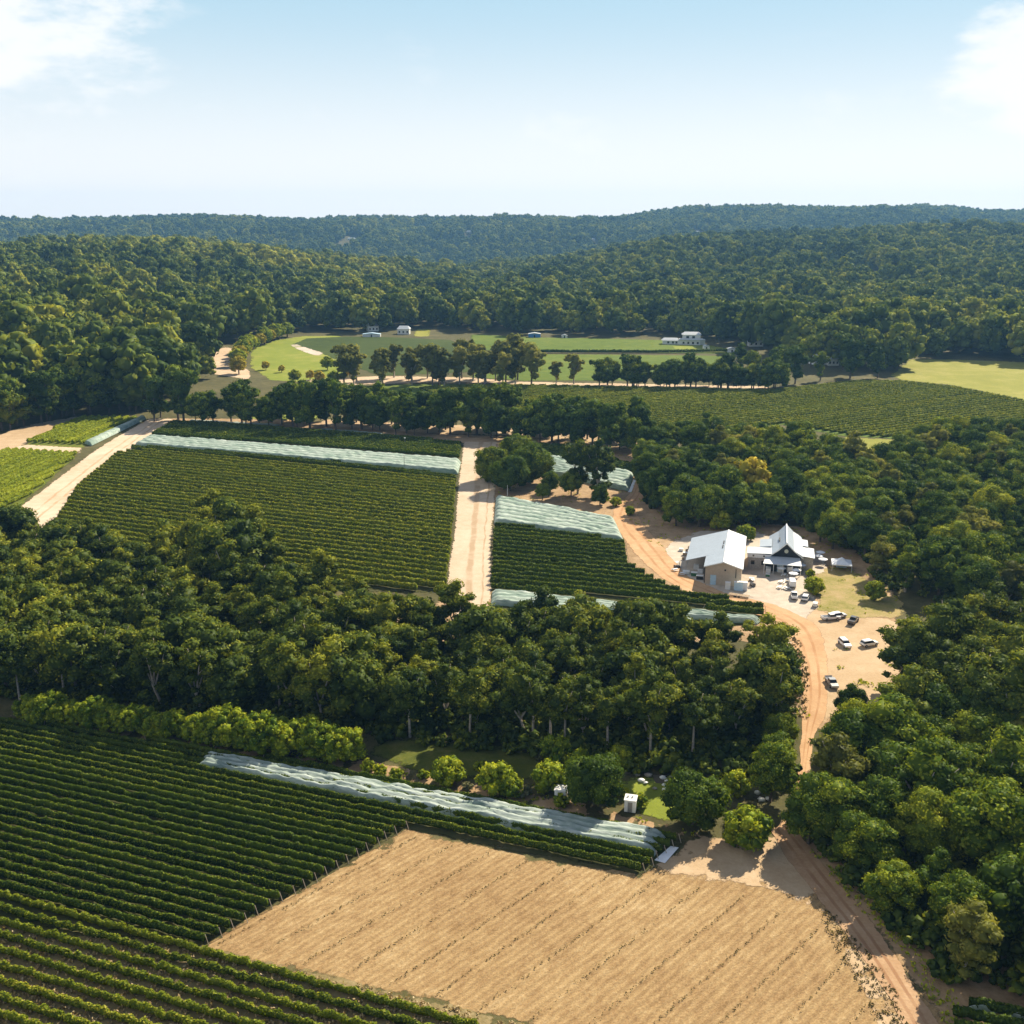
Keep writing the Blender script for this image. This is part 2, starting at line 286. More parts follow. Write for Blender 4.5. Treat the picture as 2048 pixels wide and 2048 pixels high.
# ------------------------------------------------------------------ object helpers
def mesh(name, V, F, m=None, attrs=None, smooth=False):
    me = bpy.data.meshes.new(name)
    if isinstance(V, np.ndarray) and isinstance(F, np.ndarray):
        n = len(F); k = F.shape[1]
        me.vertices.add(len(V)); me.vertices.foreach_set('co', V.astype(np.float32).ravel())
        me.loops.add(n * k); me.loops.foreach_set('vertex_index', F.astype(np.int32).ravel())
        me.polygons.add(n); me.polygons.foreach_set('loop_start', np.arange(n, dtype=np.int32) * k)
        me.polygons.foreach_set('loop_total', np.full(n, k, dtype=np.int32)); me.update(calc_edges=True)
    else: me.from_pydata([tuple(v) for v in V], [], F); me.update()
    if m: me.materials.append(m)
    if attrs:
        for k, (dom, arr) in attrs.items():
            a = me.attributes.new(k, 'FLOAT', dom); a.data.foreach_set('value', np.asarray(arr, np.float32))
    if smooth: me.polygons.foreach_set('use_smooth', np.ones(len(me.polygons), bool))
    return me
def obj(name, me, parent=None, loc=None):
    o = bpy.data.objects.new(name, me); COL.objects.link(o)
    if parent: o.parent = parent
    if loc is not None: o.location = loc
    return o
def tag(o, label, cat, group=None):
    o['label'] = label; o['category'] = cat
    if len(label.split()) > 16: print('LONG', len(label.split()), label)
    if group: o['group'] = group
    return o
def empty(name, loc, rz, label, cat, group=None, sc=1.):
    o = bpy.data.objects.new(name, None); COL.objects.link(o); o.location = loc; o.rotation_euler = (0, 0, rz); o.scale = (sc,) * 3
    o.empty_display_size = .5
    return tag(o, label, cat, group)
class B:
    """collects boxes, prisms, tubes into one mesh"""
    def __init__(s): s.V = []; s.F = []
    def add(s, V, F):
        k = len(s.V); s.V += [tuple(v) for v in V]; s.F += [tuple(i + k for i in f) for f in F]; return s
    def box(s, x0, x1, y0, y1, z0, z1):
        V = [(x, y, z) for z in (z0, z1) for y in (y0, y1) for x in (x0, x1)]
        return s.add(V, [(0, 2, 3, 1), (4, 5, 7, 6), (0, 1, 5, 4), (2, 6, 7, 3), (0, 4, 6, 2), (1, 3, 7, 5)])
    def prism(s, prof, y0, y1, inset=None):
        """profile (x,z) extruded along y; inset per point narrows the sides"""
        n = len(prof); ins = inset or [0] * n
        V = [(p[0], y0 + i, p[1]) for p, i in zip(prof, ins)] + [(p[0], y1 - i, p[1]) for p, i in zip(prof, ins)]
        return s.add(V, [tuple(range(n))[::-1], tuple(range(n, 2 * n))] + [(i, (i + 1) % n, n + (i + 1) % n, n + i) for i in range(n)])
    def tube(s, pts, rad, k=7):
        pts = [Vector(p) for p in pts]; base = len(s.V); V = []
        for i, p in enumerate(pts):
            d = (pts[min(i + 1, len(pts) - 1)] - pts[max(i - 1, 0)]).normalized()
            a = d.cross(Vector((0, 1, 0.1))).normalized(); b = d.cross(a)
            V += [p + (a * math.cos(j * 2 * math.pi / k) + b * math.sin(j * 2 * math.pi / k)) * rad[i] for j in range(k)]
        F = [(i * k + j, i * k + (j + 1) % k, (i + 1) * k + (j + 1) % k, (i + 1) * k + j) for i in range(len(pts) - 1) for j in range(k)]
        F += [tuple(range(k)), tuple((len(pts) - 1) * k + j for j in range(k))]
        return s.add(V, F)
    def build(s, name, m, parent=None, loc=None, smooth=False):
        return obj(name, mesh(name, s.V, s.F, M[m] if isinstance(m, str) else m, smooth=smooth), parent, loc)

def noise1(x, seed=0.): return mnoise.noise(Vector((x, seed * 7.3 + .5, seed)))
def inpoly(pts, poly):
    x, y = pts[:, 0], pts[:, 1]; r = np.zeros(len(x), bool); n = len(poly); j = n - 1
    for i in range(n):
        xi, yi = poly[i]; xj, yj = poly[j]
        c = ((yi > y) != (yj > y)) & (x < (xj - xi) * (y - yi) / (yj - yi + 1e-12) + xi); r ^= c; j = i
    return r
def wpoly(pp): return [tuple(gp(*p)[:2]) for p in pp]
def sheet(name, pp, m, lift, step=6., rough=.6, world=False, kind='structure', seed=1.):
    """ground overlay: irregular outline draped on the terrain"""
    W = pp if world else wpoly(pp); edge = []
    for i in range(len(W)):
        a = Vector(W[i]); b = Vector(W[(i + 1) % len(W)]); L = (b - a).length; n = max(1, int(L / max(2.2, step * .4)))
        nr = Vector((-(b - a).y, (b - a).x)).normalized() if L > 0 else Vector((0, 0))
        for k in range(n):
            p = a.lerp(b, k / n); edge.append(p + nr * rough * (noise1(p.x * .11 + p.y * .09, seed) * 1.8 + noise1(p.x * .31 + p.y * .27, seed + 2) * 1.3 + noise1(p.x * .9 + p.y * .8, seed + 3) * .7))
    xs = [p.x for p in edge]; ys = [p.y for p in edge]
    gx, gy = np.meshgrid(np.arange(min(xs), max(xs), step), np.arange(min(ys), max(ys), step)); G = np.stack([gx.ravel(), gy.ravel()], 1)
    G = G[inpoly(G, [tuple(p) for p in edge])]
    vs = edge + [Vector(g) for g in G]
    r = delaunay_2d_cdt(vs, [], [list(range(len(edge)))], 2, 1e-3)
    V = [(v.x, v.y, hz(v.x, v.y) + lift) for v in r[0]]
    ne = len(edge); fd = [1. if any(k < ne for k in oi) or not oi else 0. for oi in r[3]]
    o = obj(name, mesh(name, V, [tuple(f) for f in r[2]], M[m], {'fade': ('POINT', fd)})); o['kind'] = kind
    return o
def strip(name, pw, m, lift, rough=.5, step=3.):
    """track: list of (px,py,half-width px) -> ribbon with 'cross' attribute"""
    C = []
    for (px, py, hw) in pw:
        a = gp(px - hw, py); b = gp(px + hw, py); C.append(((a + b) / 2, (b - a).length / 2))
    # catmull resample
    P = []
    for i in range(len(C) - 1):
        p0 = C[max(i - 1, 0)]; p1 = C[i]; p2 = C[i + 1]; p3 = C[min(i + 2, len(C) - 1)]; n = max(2, int((p2[0] - p1[0]).length / step))
        for k in range(n):
            t = k / n; f = lambda a, b, c, d: .5 * (2 * b + (c - a) * t + (2 * a - 5 * b + 4 * c - d) * t * t + (3 * b - a - 3 * c + d) * t ** 3)
            P.append((f(p0[0], p1[0], p2[0], p3[0]), f(p0[1], p1[1], p2[1], p3[1])))
    P.append(C[-1]); V = []; cr = []; F = []; K = 9
    for i, (p, w) in enumerate(P):
        d = (P[min(i + 1, len(P) - 1)][0] - P[max(i - 1, 0)][0]); d.z = 0; d.normalize(); nr = Vector((d.y, -d.x, 0))
        if nr.x < 0: nr = -nr
        # half-width was measured along x: project it on the normal
        ww = w * abs(nr.x) if abs(nr.x) > .3 else w * .5
        for k in range(K):
            u = -1 + 2 * k / (K - 1); e = rough * noise1(i * .5, k + 2.) * (abs(u) == 1) * 1.5
            q = p + nr * (u * ww + e); V.append((q.x, q.y, hz(q.x, q.y) + lift)); cr.append(u)
    for i in range(len(P) - 1):
        for k in range(K - 1): F.append((i * K + k, i * K + k + 1, (i + 1) * K + k + 1, (i + 1) * K + k))
    o = obj(name, mesh(name, V, F, M[m], {'cross': ('POINT', cr), 'fade': ('POINT', [max(0, (abs(u) - .7) / .3) for u in cr])})); o['kind'] = 'structure'
    # make normals face up
    me = o.data
    if me.polygons[0].normal.z < 0: me.flip_normals()
    return o

# ------------------------------------------------------------------ ground
def ground():
    def axis(segs):
        out = [segs[0][0]]
        for a, b, s in segs: n = max(1, int(round((b - a) / s))); out += list(a + (b - a) * (np.arange(n) + 1) / n)
        return np.array(out)
    xs = axis([(-3240, -1200, 60), (-1200, -420, 20), (-420, 420, 6), (420, 1200, 20), (1200, 3240, 60)])
    ys = axis([(-300, 60, 60), (60, 1080, 6), (1080, 2600, 20), (2600, 5160, 40)])
    X, Y = np.meshgrid(xs, ys); Z = height(X, Y); V = np.stack([X.ravel(), Y.ravel(), Z.ravel()], 1)
    nx = len(xs); i, j = np.meshgrid(np.arange(nx - 1), np.arange(len(ys) - 1)); a = (j * nx + i).ravel()
    F = np.stack([a, a + 1, a + nx + 1, a + nx], 1)
    o = obj('ground', mesh('ground', V, F, M['floor'], smooth=True)); o['kind'] = 'structure'
ground()

# sandy and grassy surfaces (photo pixels of a 2048 px frame)
sheet('sandy_ground', [(900, 1185), (860, 1215), (700, 1205), (690, 1260), (800, 1290), (900, 1310), (1000, 1290), (990, 1205), (1000, 1180)], 'dry', .03, seed=2)
sheet('farm_ground', [(905, 880), (1000, 872), (1150, 880), (1300, 905), (1330, 960), (1440, 1010), (1500, 1040), (1640, 1060), (1720, 1100), (1800, 1200), (1790, 1260), (2060, 1290), (2060, 1470), (1700, 1480), (1590, 1440), (1560, 1290), (1470, 1280), (1250, 1290), (960, 1260), (985, 1180), (985, 990), (935, 890)], 'dry', .03, seed=3)
sheet('roadside_earth', [(880, 868), (640, 852), (640, 838), (900, 850), (1050, 850), (1200, 858), (1320, 875), (1340, 905), (1290, 903), (1100, 878), (1000, 870)], 'orange', .06, seed=4)
sheet('verge', [(330, 846), (330, 836), (560, 838), (900, 868), (1000, 872), (1290, 905), (1300, 930), (1280, 938), (1130, 893), (1000, 886), (930, 884), (650, 862), (420, 848)], 'dry', .05, seed=5)
sheet('lawn', [(470, 835), (560, 812), (650, 815), (640, 838), (540, 842)], 'lawn', .05)
sheet('farmyard', [(1322, 1105), (1350, 1080), (1400, 1062), (1510, 1062), (1640, 1100), (1660, 1140), (1610, 1165), (1640, 1215), (1600, 1245), (1540, 1232), (1460, 1205), (1380, 1180), (1335, 1140)], 'gravel', .06, seed=6)
sheet('car_park', [(1525, 1225), (1600, 1232), (1640, 1215), (1700, 1226), (1800, 1240), (1800, 1440), (1640, 1440), (1600, 1400), (1590, 1290)], 'orange', .05, seed=7)
sheet('sandy_bank', [(1535, 1245), (1590, 1255), (1625, 1300), (1615, 1430), (1590, 1425), (1580, 1300), (1545, 1285)], 'sand', .07, seed=8)
sheet('dry_lawn', [(1612, 1160), (1630, 1145), (1680, 1125), (1780, 1190), (1810, 1205), (1800, 1240), (1690, 1235), (1640, 1220)], 'drylawn', .10, seed=9, rough=1.2)
strip('track', [(1290, 940, 18), (1275, 985, 16), (1250, 1030, 26), (1290, 1090, 34), (1345, 1150, 30), (1420, 1188, 40), (1510, 1212, 46), (1590, 1250, 40), (1622, 1310, 30), (1630, 1400, 26), (1617, 1470, 15), (1607, 1540, 10), (1601, 1600, 12), (1575, 1665, 26)], 'tracko', .12)
strip('track', [(961, 884, 34), (955, 960, 38), (947, 1060, 38), (940, 1130, 42), (937, 1200, 44), (942, 1236, 22)], 'trackm', .12, rough=.35)
strip('track', [(322, 838, 24), (245, 890, 38), (180, 940, 42), (100, 1005, 48), (20, 1070, 55)], 'trackk', .12, rough=.35)
sheet('headland', [(-250, 925), (0, 868), (60, 850), (150, 833), (172, 835), (45, 892), (20, 902), (-250, 970)], 'orange', .09)
sheet('vineyard_cross_path', [(45, 889), (165, 896), (160, 908), (20, 898)], 'sand', .10, rough=.2)
# foreground
sheet('paddock', [(380, 1902), (640, 1760), (812, 1658), (1000, 1700), (1280, 1748), (1350, 1712), (1380, 1665), (1500, 1690), (1590, 1665), (1700, 1790), (1900, 2048), (1960, 2130), (1000, 2160), (1050, 2048), (700, 1965)], 'paddock', .04, rough=.5)
sheet('sandy_corner', [(1290, 1745), (1352, 1712), (1375, 1665), (1410, 1672), (1500, 1685), (1570, 1665), (1620, 1730), (1700, 1850), (1790, 2000), (1830, 2110), (1770, 2110), (1740, 2000), (1650, 1840), (1560, 1790), (1450, 1762), (1340, 1748)], 'orange', .09, rough=.8)
strip('track', [(1560, 1655, 26), (1620, 1735, 34), (1700, 1835, 34), (1770, 1935, 34), (1830, 2030, 36), (1880, 2120, 38)], 'trackd', .14)
sheet('headland', [(560, 1500), (740, 1520), (1000, 1575), (1200, 1615), (1400, 1665), (1370, 1690), (1200, 1650), (900, 1590), (640, 1536), (0, 1440), (0, 1425), (300, 1455)], 'dry', .05)
sheet('grass_patch', [(730, 1470), (900, 1485), (1080, 1500), (1100, 1530), (1060, 1560), (880, 1560), (790, 1530), (740, 1510)], 'shade_grass', .08)
sheet('grass_patch', [(1240, 1560), (1340, 1545), (1400, 1600), (1370, 1650), (1290, 1635), (1230, 1610)], 'lawn', .08)
sheet('creek_bed', [(730, 1462), (900, 1472), (1090, 1492), (1300, 1545), (1480, 1560), (1560, 1590), (1550, 1600), (1400, 1580), (1280, 1560), (1080, 1508), (900, 1486), (730, 1474)], 'trail', .11)
sheet('earth_verge', [(1590, 1680), (1680, 1790), (1780, 1900), (1840, 2000), (1900, 2120), (2150, 2130), (2150, 1900), (1800, 1700)], 'dry', .03)

# background fields
sheet('field', [(500, 715), (503, 697), (548, 681), (607, 672), (690, 671), (650, 690), (700, 720), (690, 760), (600, 765), (540, 760), (500, 735)], 'lawn', .08, step=10)
sheet('vineyard_ground', [(585, 688), (612, 677), (690, 673), (800, 675), (900, 680), (950, 700), (940, 745), (760, 752), (680, 725), (645, 708)], 'darkvine', .10, step=10)
sheet('farm_path', [(578, 688), (590, 688), (648, 706), (640, 713), (618, 708), (590, 697)], 'gravel', .13, step=8, rough=.3)
sheet('sandy_clearing', [(424, 748), (425, 705), (450, 692), (470, 700), (466, 720), (500, 742), (500, 760)], 'sand', .09)
sheet('vineyard_ground', [(940, 668), (1078, 675), (1200, 677), (1320, 680), (1400, 687), (1470, 701), (1455, 708), (1072, 704), (940, 700)], 'farvine', .10, step=10)
sheet('vineyard_ground', [(940, 706), (1072, 708), (1465, 712), (1440, 745), (1250, 762), (1050, 762), (940, 755)], 'farvine', .10, step=10)
sheet('field', [(1340, 692), (1420, 690), (1475, 703), (1440, 707), (1350, 700)], 'lawn', .14, step=8)
sheet('field', [(832, 657), (862, 658), (858, 674), (826, 673)], 'pasture', .08, step=8)
sheet('pasture', [(1820, 718), (1935, 720), (2120, 727), (2120, 812), (2048, 800), (1907, 771), (1801, 760), (1780, 752)], 'pasture', .10, step=10)
sheet('sandy_strip', [(600, 760), (760, 752), (940, 755), (1050, 764), (1540, 773), (1540, 778), (1040, 770), (900, 764), (640, 772)], 'sand', .09, step=8)
sheet('pasture', [(1690, 874), (1795, 879), (1780, 930), (1730, 945), (1700, 905)], 'pasture', .10, step=8)
sheet('vineyard_ground', [(640, 776), (820, 768), (1050, 769), (1540, 779), (1706, 760), (1801, 761), (1907, 772), (2048, 801), (2120, 815), (2120, 858), (1850, 872), (1790, 879), (1692, 873), (1560, 850), (1400, 870), (1100, 850), (860, 820), (640, 800)], 'farvine', .12, step=10)
for nm, pp, m in (('vineyard_ground', [(165, 834), (292, 836), (172, 892), (162, 898), (45, 890)], 'grass'),
                  ('vineyard_ground', [(20, 897), (160, 908), (42, 1012), (-250, 1160), (-250, 960)], 'grass'),
                  ('vineyard_ground', [(345, 843), (420, 846), (665, 864), (926, 885), (920, 920), (915, 965), (892, 1187), (771, 1185), (560, 1176), (300, 1130), (100, 1055), (156, 976), (244, 902)], 'vinefloor'),
                  ('vineyard_ground', [(1001, 889), (1118, 892), (1274, 933), (1258, 985), (1210, 975), (1000, 915)], 'vinefloor'),
                  ('vineyard_ground', [(989, 997), (1118, 1012), (1229, 1044), (1250, 1085), (1257, 1132), (1300, 1158), (1352, 1184), (1526, 1217), (1532, 1242), (1515, 1250), (1346, 1264), (1200, 1262), (1040, 1240), (979, 1215)], 'vinefloor')):
    sheet(nm, pp, m, .08, rough=.25)
sheet('vineyard_ground', [(-420, 1385), (0, 1438), (640, 1534), (1372, 1680), (1355, 1712), (1285, 1750), (1000, 1700), (812, 1658), (410, 1892), (0, 1850), (-420, 1760)], 'vinefloor', .08, rough=.3)
sheet('vineyard_ground', [(-420, 1760), (0, 1850), (410, 1892), (700, 1960), (1065, 2050), (1300, 2350), (-420, 2350)], 'strawfloor', .09, rough=.3)

# ------------------------------------------------------------------ foliage
def cards(C, Nn, size, rs):
    """leaf cards: centre, normal, half size"""
    n = len(C); r = rs.normal(size=(n, 3)); a = np.cross(Nn, r); a /= np.linalg.norm(a, axis=1)[:, None] + 1e-9; b = np.cross(Nn, a)
    s = size[:, None]; V = np.stack([C - a * s, C - b * s * .62, C + a * s, C + b * s * .62], 1).reshape(-1, 3)
    return V, np.arange(4 * n).reshape(n, 4)
ICO = None
def ico():
    global ICO
    if ICO is None:
        import bmesh
        bm = bmesh.new(); bmesh.ops.create_icosphere(bm, subdivisions=2, radius=1)
        ICO = (np.array([v.co[:] for v in bm.verts]), np.array([[v.index for v in f.verts] for f in bm.faces])); bm.free()
    return ICO
def crown_mesh(name, clumps, leaf, dens, m, seed, core=.73, jit=.4, under=.2):
    """clumps: (x,y,z,r,squash). leaf cards on each clump around an inner leafy mass"""
    rs = np.random.default_rng(seed); VV = []; FF = []; T = []; k = 0; iv, if_ = ico()
    for (x, y, z, r, sq) in clumps:
        c = np.array([x, y, z]); ct = rs.uniform(0, 1)
        if core:
            d = 1 + .22 * rs.normal(size=(len(iv), 1)); v = iv * d * r * core; v[:, 2] *= sq; VV.append(v + c)
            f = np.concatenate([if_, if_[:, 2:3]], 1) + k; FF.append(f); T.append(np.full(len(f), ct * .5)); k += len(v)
        n = int(dens * r * r / leaf ** 2)
        d = rs.normal(size=(int(n * 1.5), 3)); d /= np.linalg.norm(d, axis=1)[:, None]
        keep = (d[:, 2] > -.25) | (rs.random(len(d)) < under); d = d[keep][:n]
        rad = r * (.80 + .32 * rs.random(len(d)) ** 1.5); P = d * rad[:, None]; P[:, 2] *= sq; P += c
        nn = d + rs.normal(size=d.shape) * jit; nn /= np.linalg.norm(nn, axis=1)[:, None]
        v, f = cards(P, nn, leaf * rs.uniform(.7, 1.3, len(d)), rs); VV.append(v); FF.append(f + k); k += len(v)
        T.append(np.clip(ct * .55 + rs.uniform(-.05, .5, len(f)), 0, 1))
    V = np.concatenate(VV); F = np.concatenate(FF); T = np.concatenate(T)
    # core faces are triangles stored as degenerate quads: split them properly
    tri = F[:, 2] == F[:, 3]
    me = bpy.data.meshes.new(name); tl = np.where(tri, 3, 4)
    loops = np.concatenate([F[i, :tl[i]] for i in range(0)]) if False else F.ravel()[~(np.tile([0, 0, 0, 1], len(F)).astype(bool) & np.repeat(tri, 4))]
    me.vertices.add(len(V)); me.vertices.foreach_set('co', V.astype(np.float32).ravel())
    me.loops.add(len(loops)); me.loops.foreach_set('vertex_index', loops.astype(np.int32))
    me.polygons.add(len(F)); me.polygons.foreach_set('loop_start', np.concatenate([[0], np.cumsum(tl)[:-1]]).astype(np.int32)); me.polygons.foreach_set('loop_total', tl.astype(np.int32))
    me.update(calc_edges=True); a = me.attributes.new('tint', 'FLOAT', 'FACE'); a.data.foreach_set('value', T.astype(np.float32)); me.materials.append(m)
    return me
def trunk_mesh(name, limbs, m):
    b = B()
    for pts, rad in limbs: b.tube(pts, rad, 6)
    return mesh(name, b.V, b.F, m, smooth=True)
def gum(seed, h=15., cr=4.6, n=34, bare=.26, m='gum', bark='palebark', leaf=.25, dens=2.6):
    """open eucalypt: forked pale limbs, separate puffs of leaves"""
    rs = random.Random(seed); fork = h * bare; lean = (rs.uniform(-.8, .8), rs.uniform(-.8, .8))
    P = [(0, 0, -.4), (lean[0] * .4, lean[1] * .4, fork * .5), (lean[0], lean[1], fork)]; limbs = [(P, [.34, .26, .2])]
    cl = []
    nl = rs.randint(4, 5)
    for i in range(nl):
        a = i * 2 * math.pi / nl + rs.uniform(-.4, .4); rr = cr * rs.uniform(.45, .85); zt = h * rs.uniform(.58, .93)
        p1 = (lean[0] + math.cos(a) * rr * .5, lean[1] + math.sin(a) * rr * .5, fork + (zt - fork) * .5); p2 = (lean[0] + math.cos(a) * rr, lean[1] + math.sin(a) * rr, zt - .6)
        limbs.append(([P[2], p1, p2], [.17, .11, .05]))
        q = (p1[0] + math.cos(a + .9) * 1.3, p1[1] + math.sin(a + .9) * 1.3, p1[2] + 1.6); limbs.append(([p1, q], [.08, .03]))
        cl.append((q[0], q[1], q[2], rs.uniform(.9, 1.3), .8))
        for k in range(max(2, (n - nl) // nl)):
            t = rs.uniform(.1, 1); dx, dy = rs.uniform(-1.6, 1.6), rs.uniform(-1.6, 1.6)
            cl.append((p1[0] + (p2[0] - p1[0]) * t + dx, p1[1] + (p2[1] - p1[1]) * t + dy, p1[2] + (p2[2] - p1[2]) * t + rs.uniform(-.8, .9), rs.uniform(.9, 1.7), rs.uniform(.65, .85)))
        for k in range(3): t = rs.uniform(.1, .9); cl.append((p1[0] * (.6 + t) + rs.uniform(-1, 1), p1[1] * (.6 + t) + rs.uniform(-1, 1), fork + (zt - fork) * rs.uniform(-.1, .45), rs.uniform(.8, 1.3), .8))
    cl.append((lean[0], lean[1], h - 1.3, 1.5, .8)); cl.append((lean[0], lean[1], h * .72, cr * .5, .9))
    return crown_mesh('crown', cl, leaf, dens, M[m], seed), trunk_mesh('trunk', limbs, M[bark])
def dense(seed, h=12., cr=5., n=28, zc=.52, m='dense', leaf=.26, dens=2.6, bark='bark', rz=None, cs=(.24, .44)):
    """rounded crown of many crowded leaf heads"""
    rs = random.Random(seed); rz = rz or h * .47; cz = h * zc; cl = [(0, 0, cz - .1 * rz, cr * .70, rz / cr)]
    for i in range(n):
        u = 1 - 1.72 * (i + .5) / n; a = i * 2.39996 + rs.uniform(-.3, .3); s = math.sqrt(max(0, 1 - u * u)); k = rs.uniform(.62, .86)
        cl.append((math.cos(a) * s * cr * k, math.sin(a) * s * cr * k, cz + u * rz * k, cr * rs.uniform(*cs), rs.uniform(.75, 1)))
    limbs = [([(0, 0, -.4), (.1, .1, h * .3), (0, .2, cz)], [.36, .28, .15])]
    for a in range(3):
        t = a * 2.1 + rs.random(); limbs.append(([(0, .1, h * .26), (math.cos(t) * cr * .3, math.sin(t) * cr * .3, h * .42), (math.cos(t) * cr * .6, math.sin(t) * cr * .6, cz)], [.2, .13, .06]))
    return crown_mesh('crown', cl, leaf, dens, M[m], seed), trunk_mesh('trunk', limbs, M[bark])
def layered(seed, h=24., cr=7.8, m='dense', leaf=.42, dens=2.0, bark='bark', tiers=3, n=30):
    """tall paddock tree: bare trunk, several stacked broad heads"""
    rs = random.Random(seed); limbs = [([(0, 0, -.5), (rs.uniform(-.8, .8), 0, h * .3), (rs.uniform(-1, 1), rs.uniform(-1, 1), h * .6)], [.55, .42, .2])]; cl = []
    for k in range(rs.randint(4, 6)):
        a = k * 1.3 + rs.uniform(-.4, .4); rr = cr * rs.uniform(.3, .7); z = h * rs.uniform(.26, .82); c = (math.cos(a) * rr, math.sin(a) * rr, z)
        limbs.append(([(0, 0, h * rs.uniform(.2, .35)), (c[0] * .6, c[1] * .6, z - h * .14), c], [.28, .18, .07]))
        R0 = cr * rs.uniform(.42, .62); cl.append((*c, R0 * .8, .8))
        for i in range(n // 5 + 2):
            b = rs.uniform(0, 6.28); u = rs.uniform(-.35, 1); s = math.sqrt(max(0, 1 - u * u))
            cl.append((c[0] + math.cos(b) * s * R0 * .85, c[1] + math.sin(b) * s * R0 * .85, z + u * R0 * .75, R0 * rs.uniform(.3, .5), .85))
    cl.append((0, 0, h * .8, cr * .5, .9)); cl.append((0, 0, h * .62, cr * .62, .9)); cl.append((rs.uniform(-2, 2), 0, h * .38, cr * .55, .8)); cl.append((rs.uniform(-3, 3), 0, h * .22, cr * .4, .8))
    return crown_mesh('crown', cl, leaf, dens, M[m], seed), trunk_mesh('trunk', limbs, M[bark])
P_GUM = [gum(1), gum(2, h=16, cr=4.1), gum(3, h=14, cr=5.0), gum(4, h=17, cr=4.5, n=40), gum(5, h=13, cr=4.2), gum(6, h=15, cr=4.8, n=40, bare=.2)]
P_BARE = [gum(11, h=16, cr=3.2, n=14, bare=.5), gum(12, h=15, cr=3.0, n=12, bare=.52)]
P_FILL = [dense(21, h=11, cr=4.2, zc=.54, m='gum', n=24, cs=(.26, .46)), dense(22, h=12, cr=4.4, zc=.54, m='gum', n=26, cs=(.24, .46))]
P_DENSE = [dense(31, leaf=.23, dens=3.3), dense(32, h=13, cr=5.2, n=30, leaf=.23, dens=3.3), dense(33, h=11, cr=4.6, leaf=.23, dens=3.3), dense(34, leaf=.23, dens=3.3, h=14, cr=4.6, n=30, cs=(.24, .44)), dense(35, h=12, cr=5.6, n=34, cs=(.2, .36))]
P_DENSE += [dense(36, h=12, cr=5.0, m='bright2', n=34, leaf=.2, dens=3.6), gum(37, h=14, cr=4.6, m='opengum'), gum(38, h=14, cr=4.6, m='dense')]
P_LOW = [dense(47, h=12, cr=5.6, zc=.45, n=34, leaf=.23, dens=3.2), dense(48, h=11, cr=5.0, zc=.45, m='bright2', n=32, leaf=.23, dens=3.2)]
P_HEDGE = [dense(41, h=8, cr=4.2, zc=.44, m='bright', n=44, cs=(.2, .32)), dense(42, h=7.4, cr=3.8, zc=.44, m='bright', n=36, cs=(.2, .32)), dense(43, h=8.6, cr=4.4, zc=.44, m='bright', n=40, cs=(.18, .3))]
P_BUSH = [dense(51, h=5, cr=2.6, zc=.42, m='bright', n=26, leaf=.22), dense(52, h=5.4, cr=2.3, zc=.42, m='bright', n=26, leaf=.22)]
P_SMALL = [dense(53, h=2.2, cr=1.5, zc=.42, m='bright', n=14, leaf=.2), dense(54, h=2.0, cr=1.3, zc=.42, m='greyleaf', n=14, leaf=.2)]
P_WIND = [layered(66, h=22, cr=7.5, m='bright2'), layered(61), layered(62, h=26, cr=7), layered(63, h=22, cr=8), layered(64, h=23, cr=6.5), dense(65, h=19, cr=8, zc=.5, n=34, leaf=.45, cs=(.22, .36))]
P_OPEN = [layered(71, h=25, cr=7, m='opengum', dens=1.3, bark='palebark'), layered(72, h=23, cr=6.5, m='opengum', dens=1.2, bark='palebark'), layered(73, h=27, cr=8, m='opengum', dens=1.4)]
P_YEL = [dense(81, h=9, cr=4, m='yellow', n=24, leaf=.4), dense(82, h=10, cr=4.5, m='bright', n=24, leaf=.4), dense(83, h=8, cr=3.6, m='yellow', n=22, leaf=.4)]
ORD = ['first', 'second', 'third', 'fourth', 'fifth', 'sixth', 'seventh', 'eighth', 'ninth', 'tenth'] + [f"{i}{'th' if 10 < i % 100 < 14 else {1: 'st', 2: 'nd', 3: 'rd'}.get(i % 10, 'th')}" for i in range(11, 400)]
TREES = []     # for counting
def tree(name, proto, x, y, sc, label, cat='tree', group=None, sxy=1.):
    r = empty(name, (x, y, hz(x, y) - .05), random.uniform(0, 6.28), label, cat, group); r.scale = (sc * sxy, sc * sxy, sc)
    obj('trunk', proto[1], r); obj('crown', proto[0], r); TREES.append((x, y)); return r
def scatter(poly, dmin, tries=9000, seed=0, keep=None, world=False):
    W = poly if world else wpoly(poly); rs = np.random.default_rng(seed); W_ = np.array(W); lo = W_.min(0); hi = W_.max(0)
    pts = lo + rs.random((tries, 2)) * (hi - lo); pts = pts[inpoly(pts, W)]; out = []; grid = {}
    for p in pts:
        if keep and not keep(p): continue
        c = (int(p[0] // dmin), int(p[1] // dmin)); ok = True
        for i in (-1, 0, 1):
            for j in (-1, 0, 1):
                for q in grid.get((c[0] + i, c[1] + j), ()):
                    if (q[0] - p[0]) ** 2 + (q[1] - p[1]) ** 2 < dmin * dmin: ok = False
        if ok: grid.setdefault(c, []).append(p); out.append((float(p[0]), float(p[1])))
    return out
def size_word(s): return 'tall' if s > 1.1 else ('small' if s < .9 else 'medium')

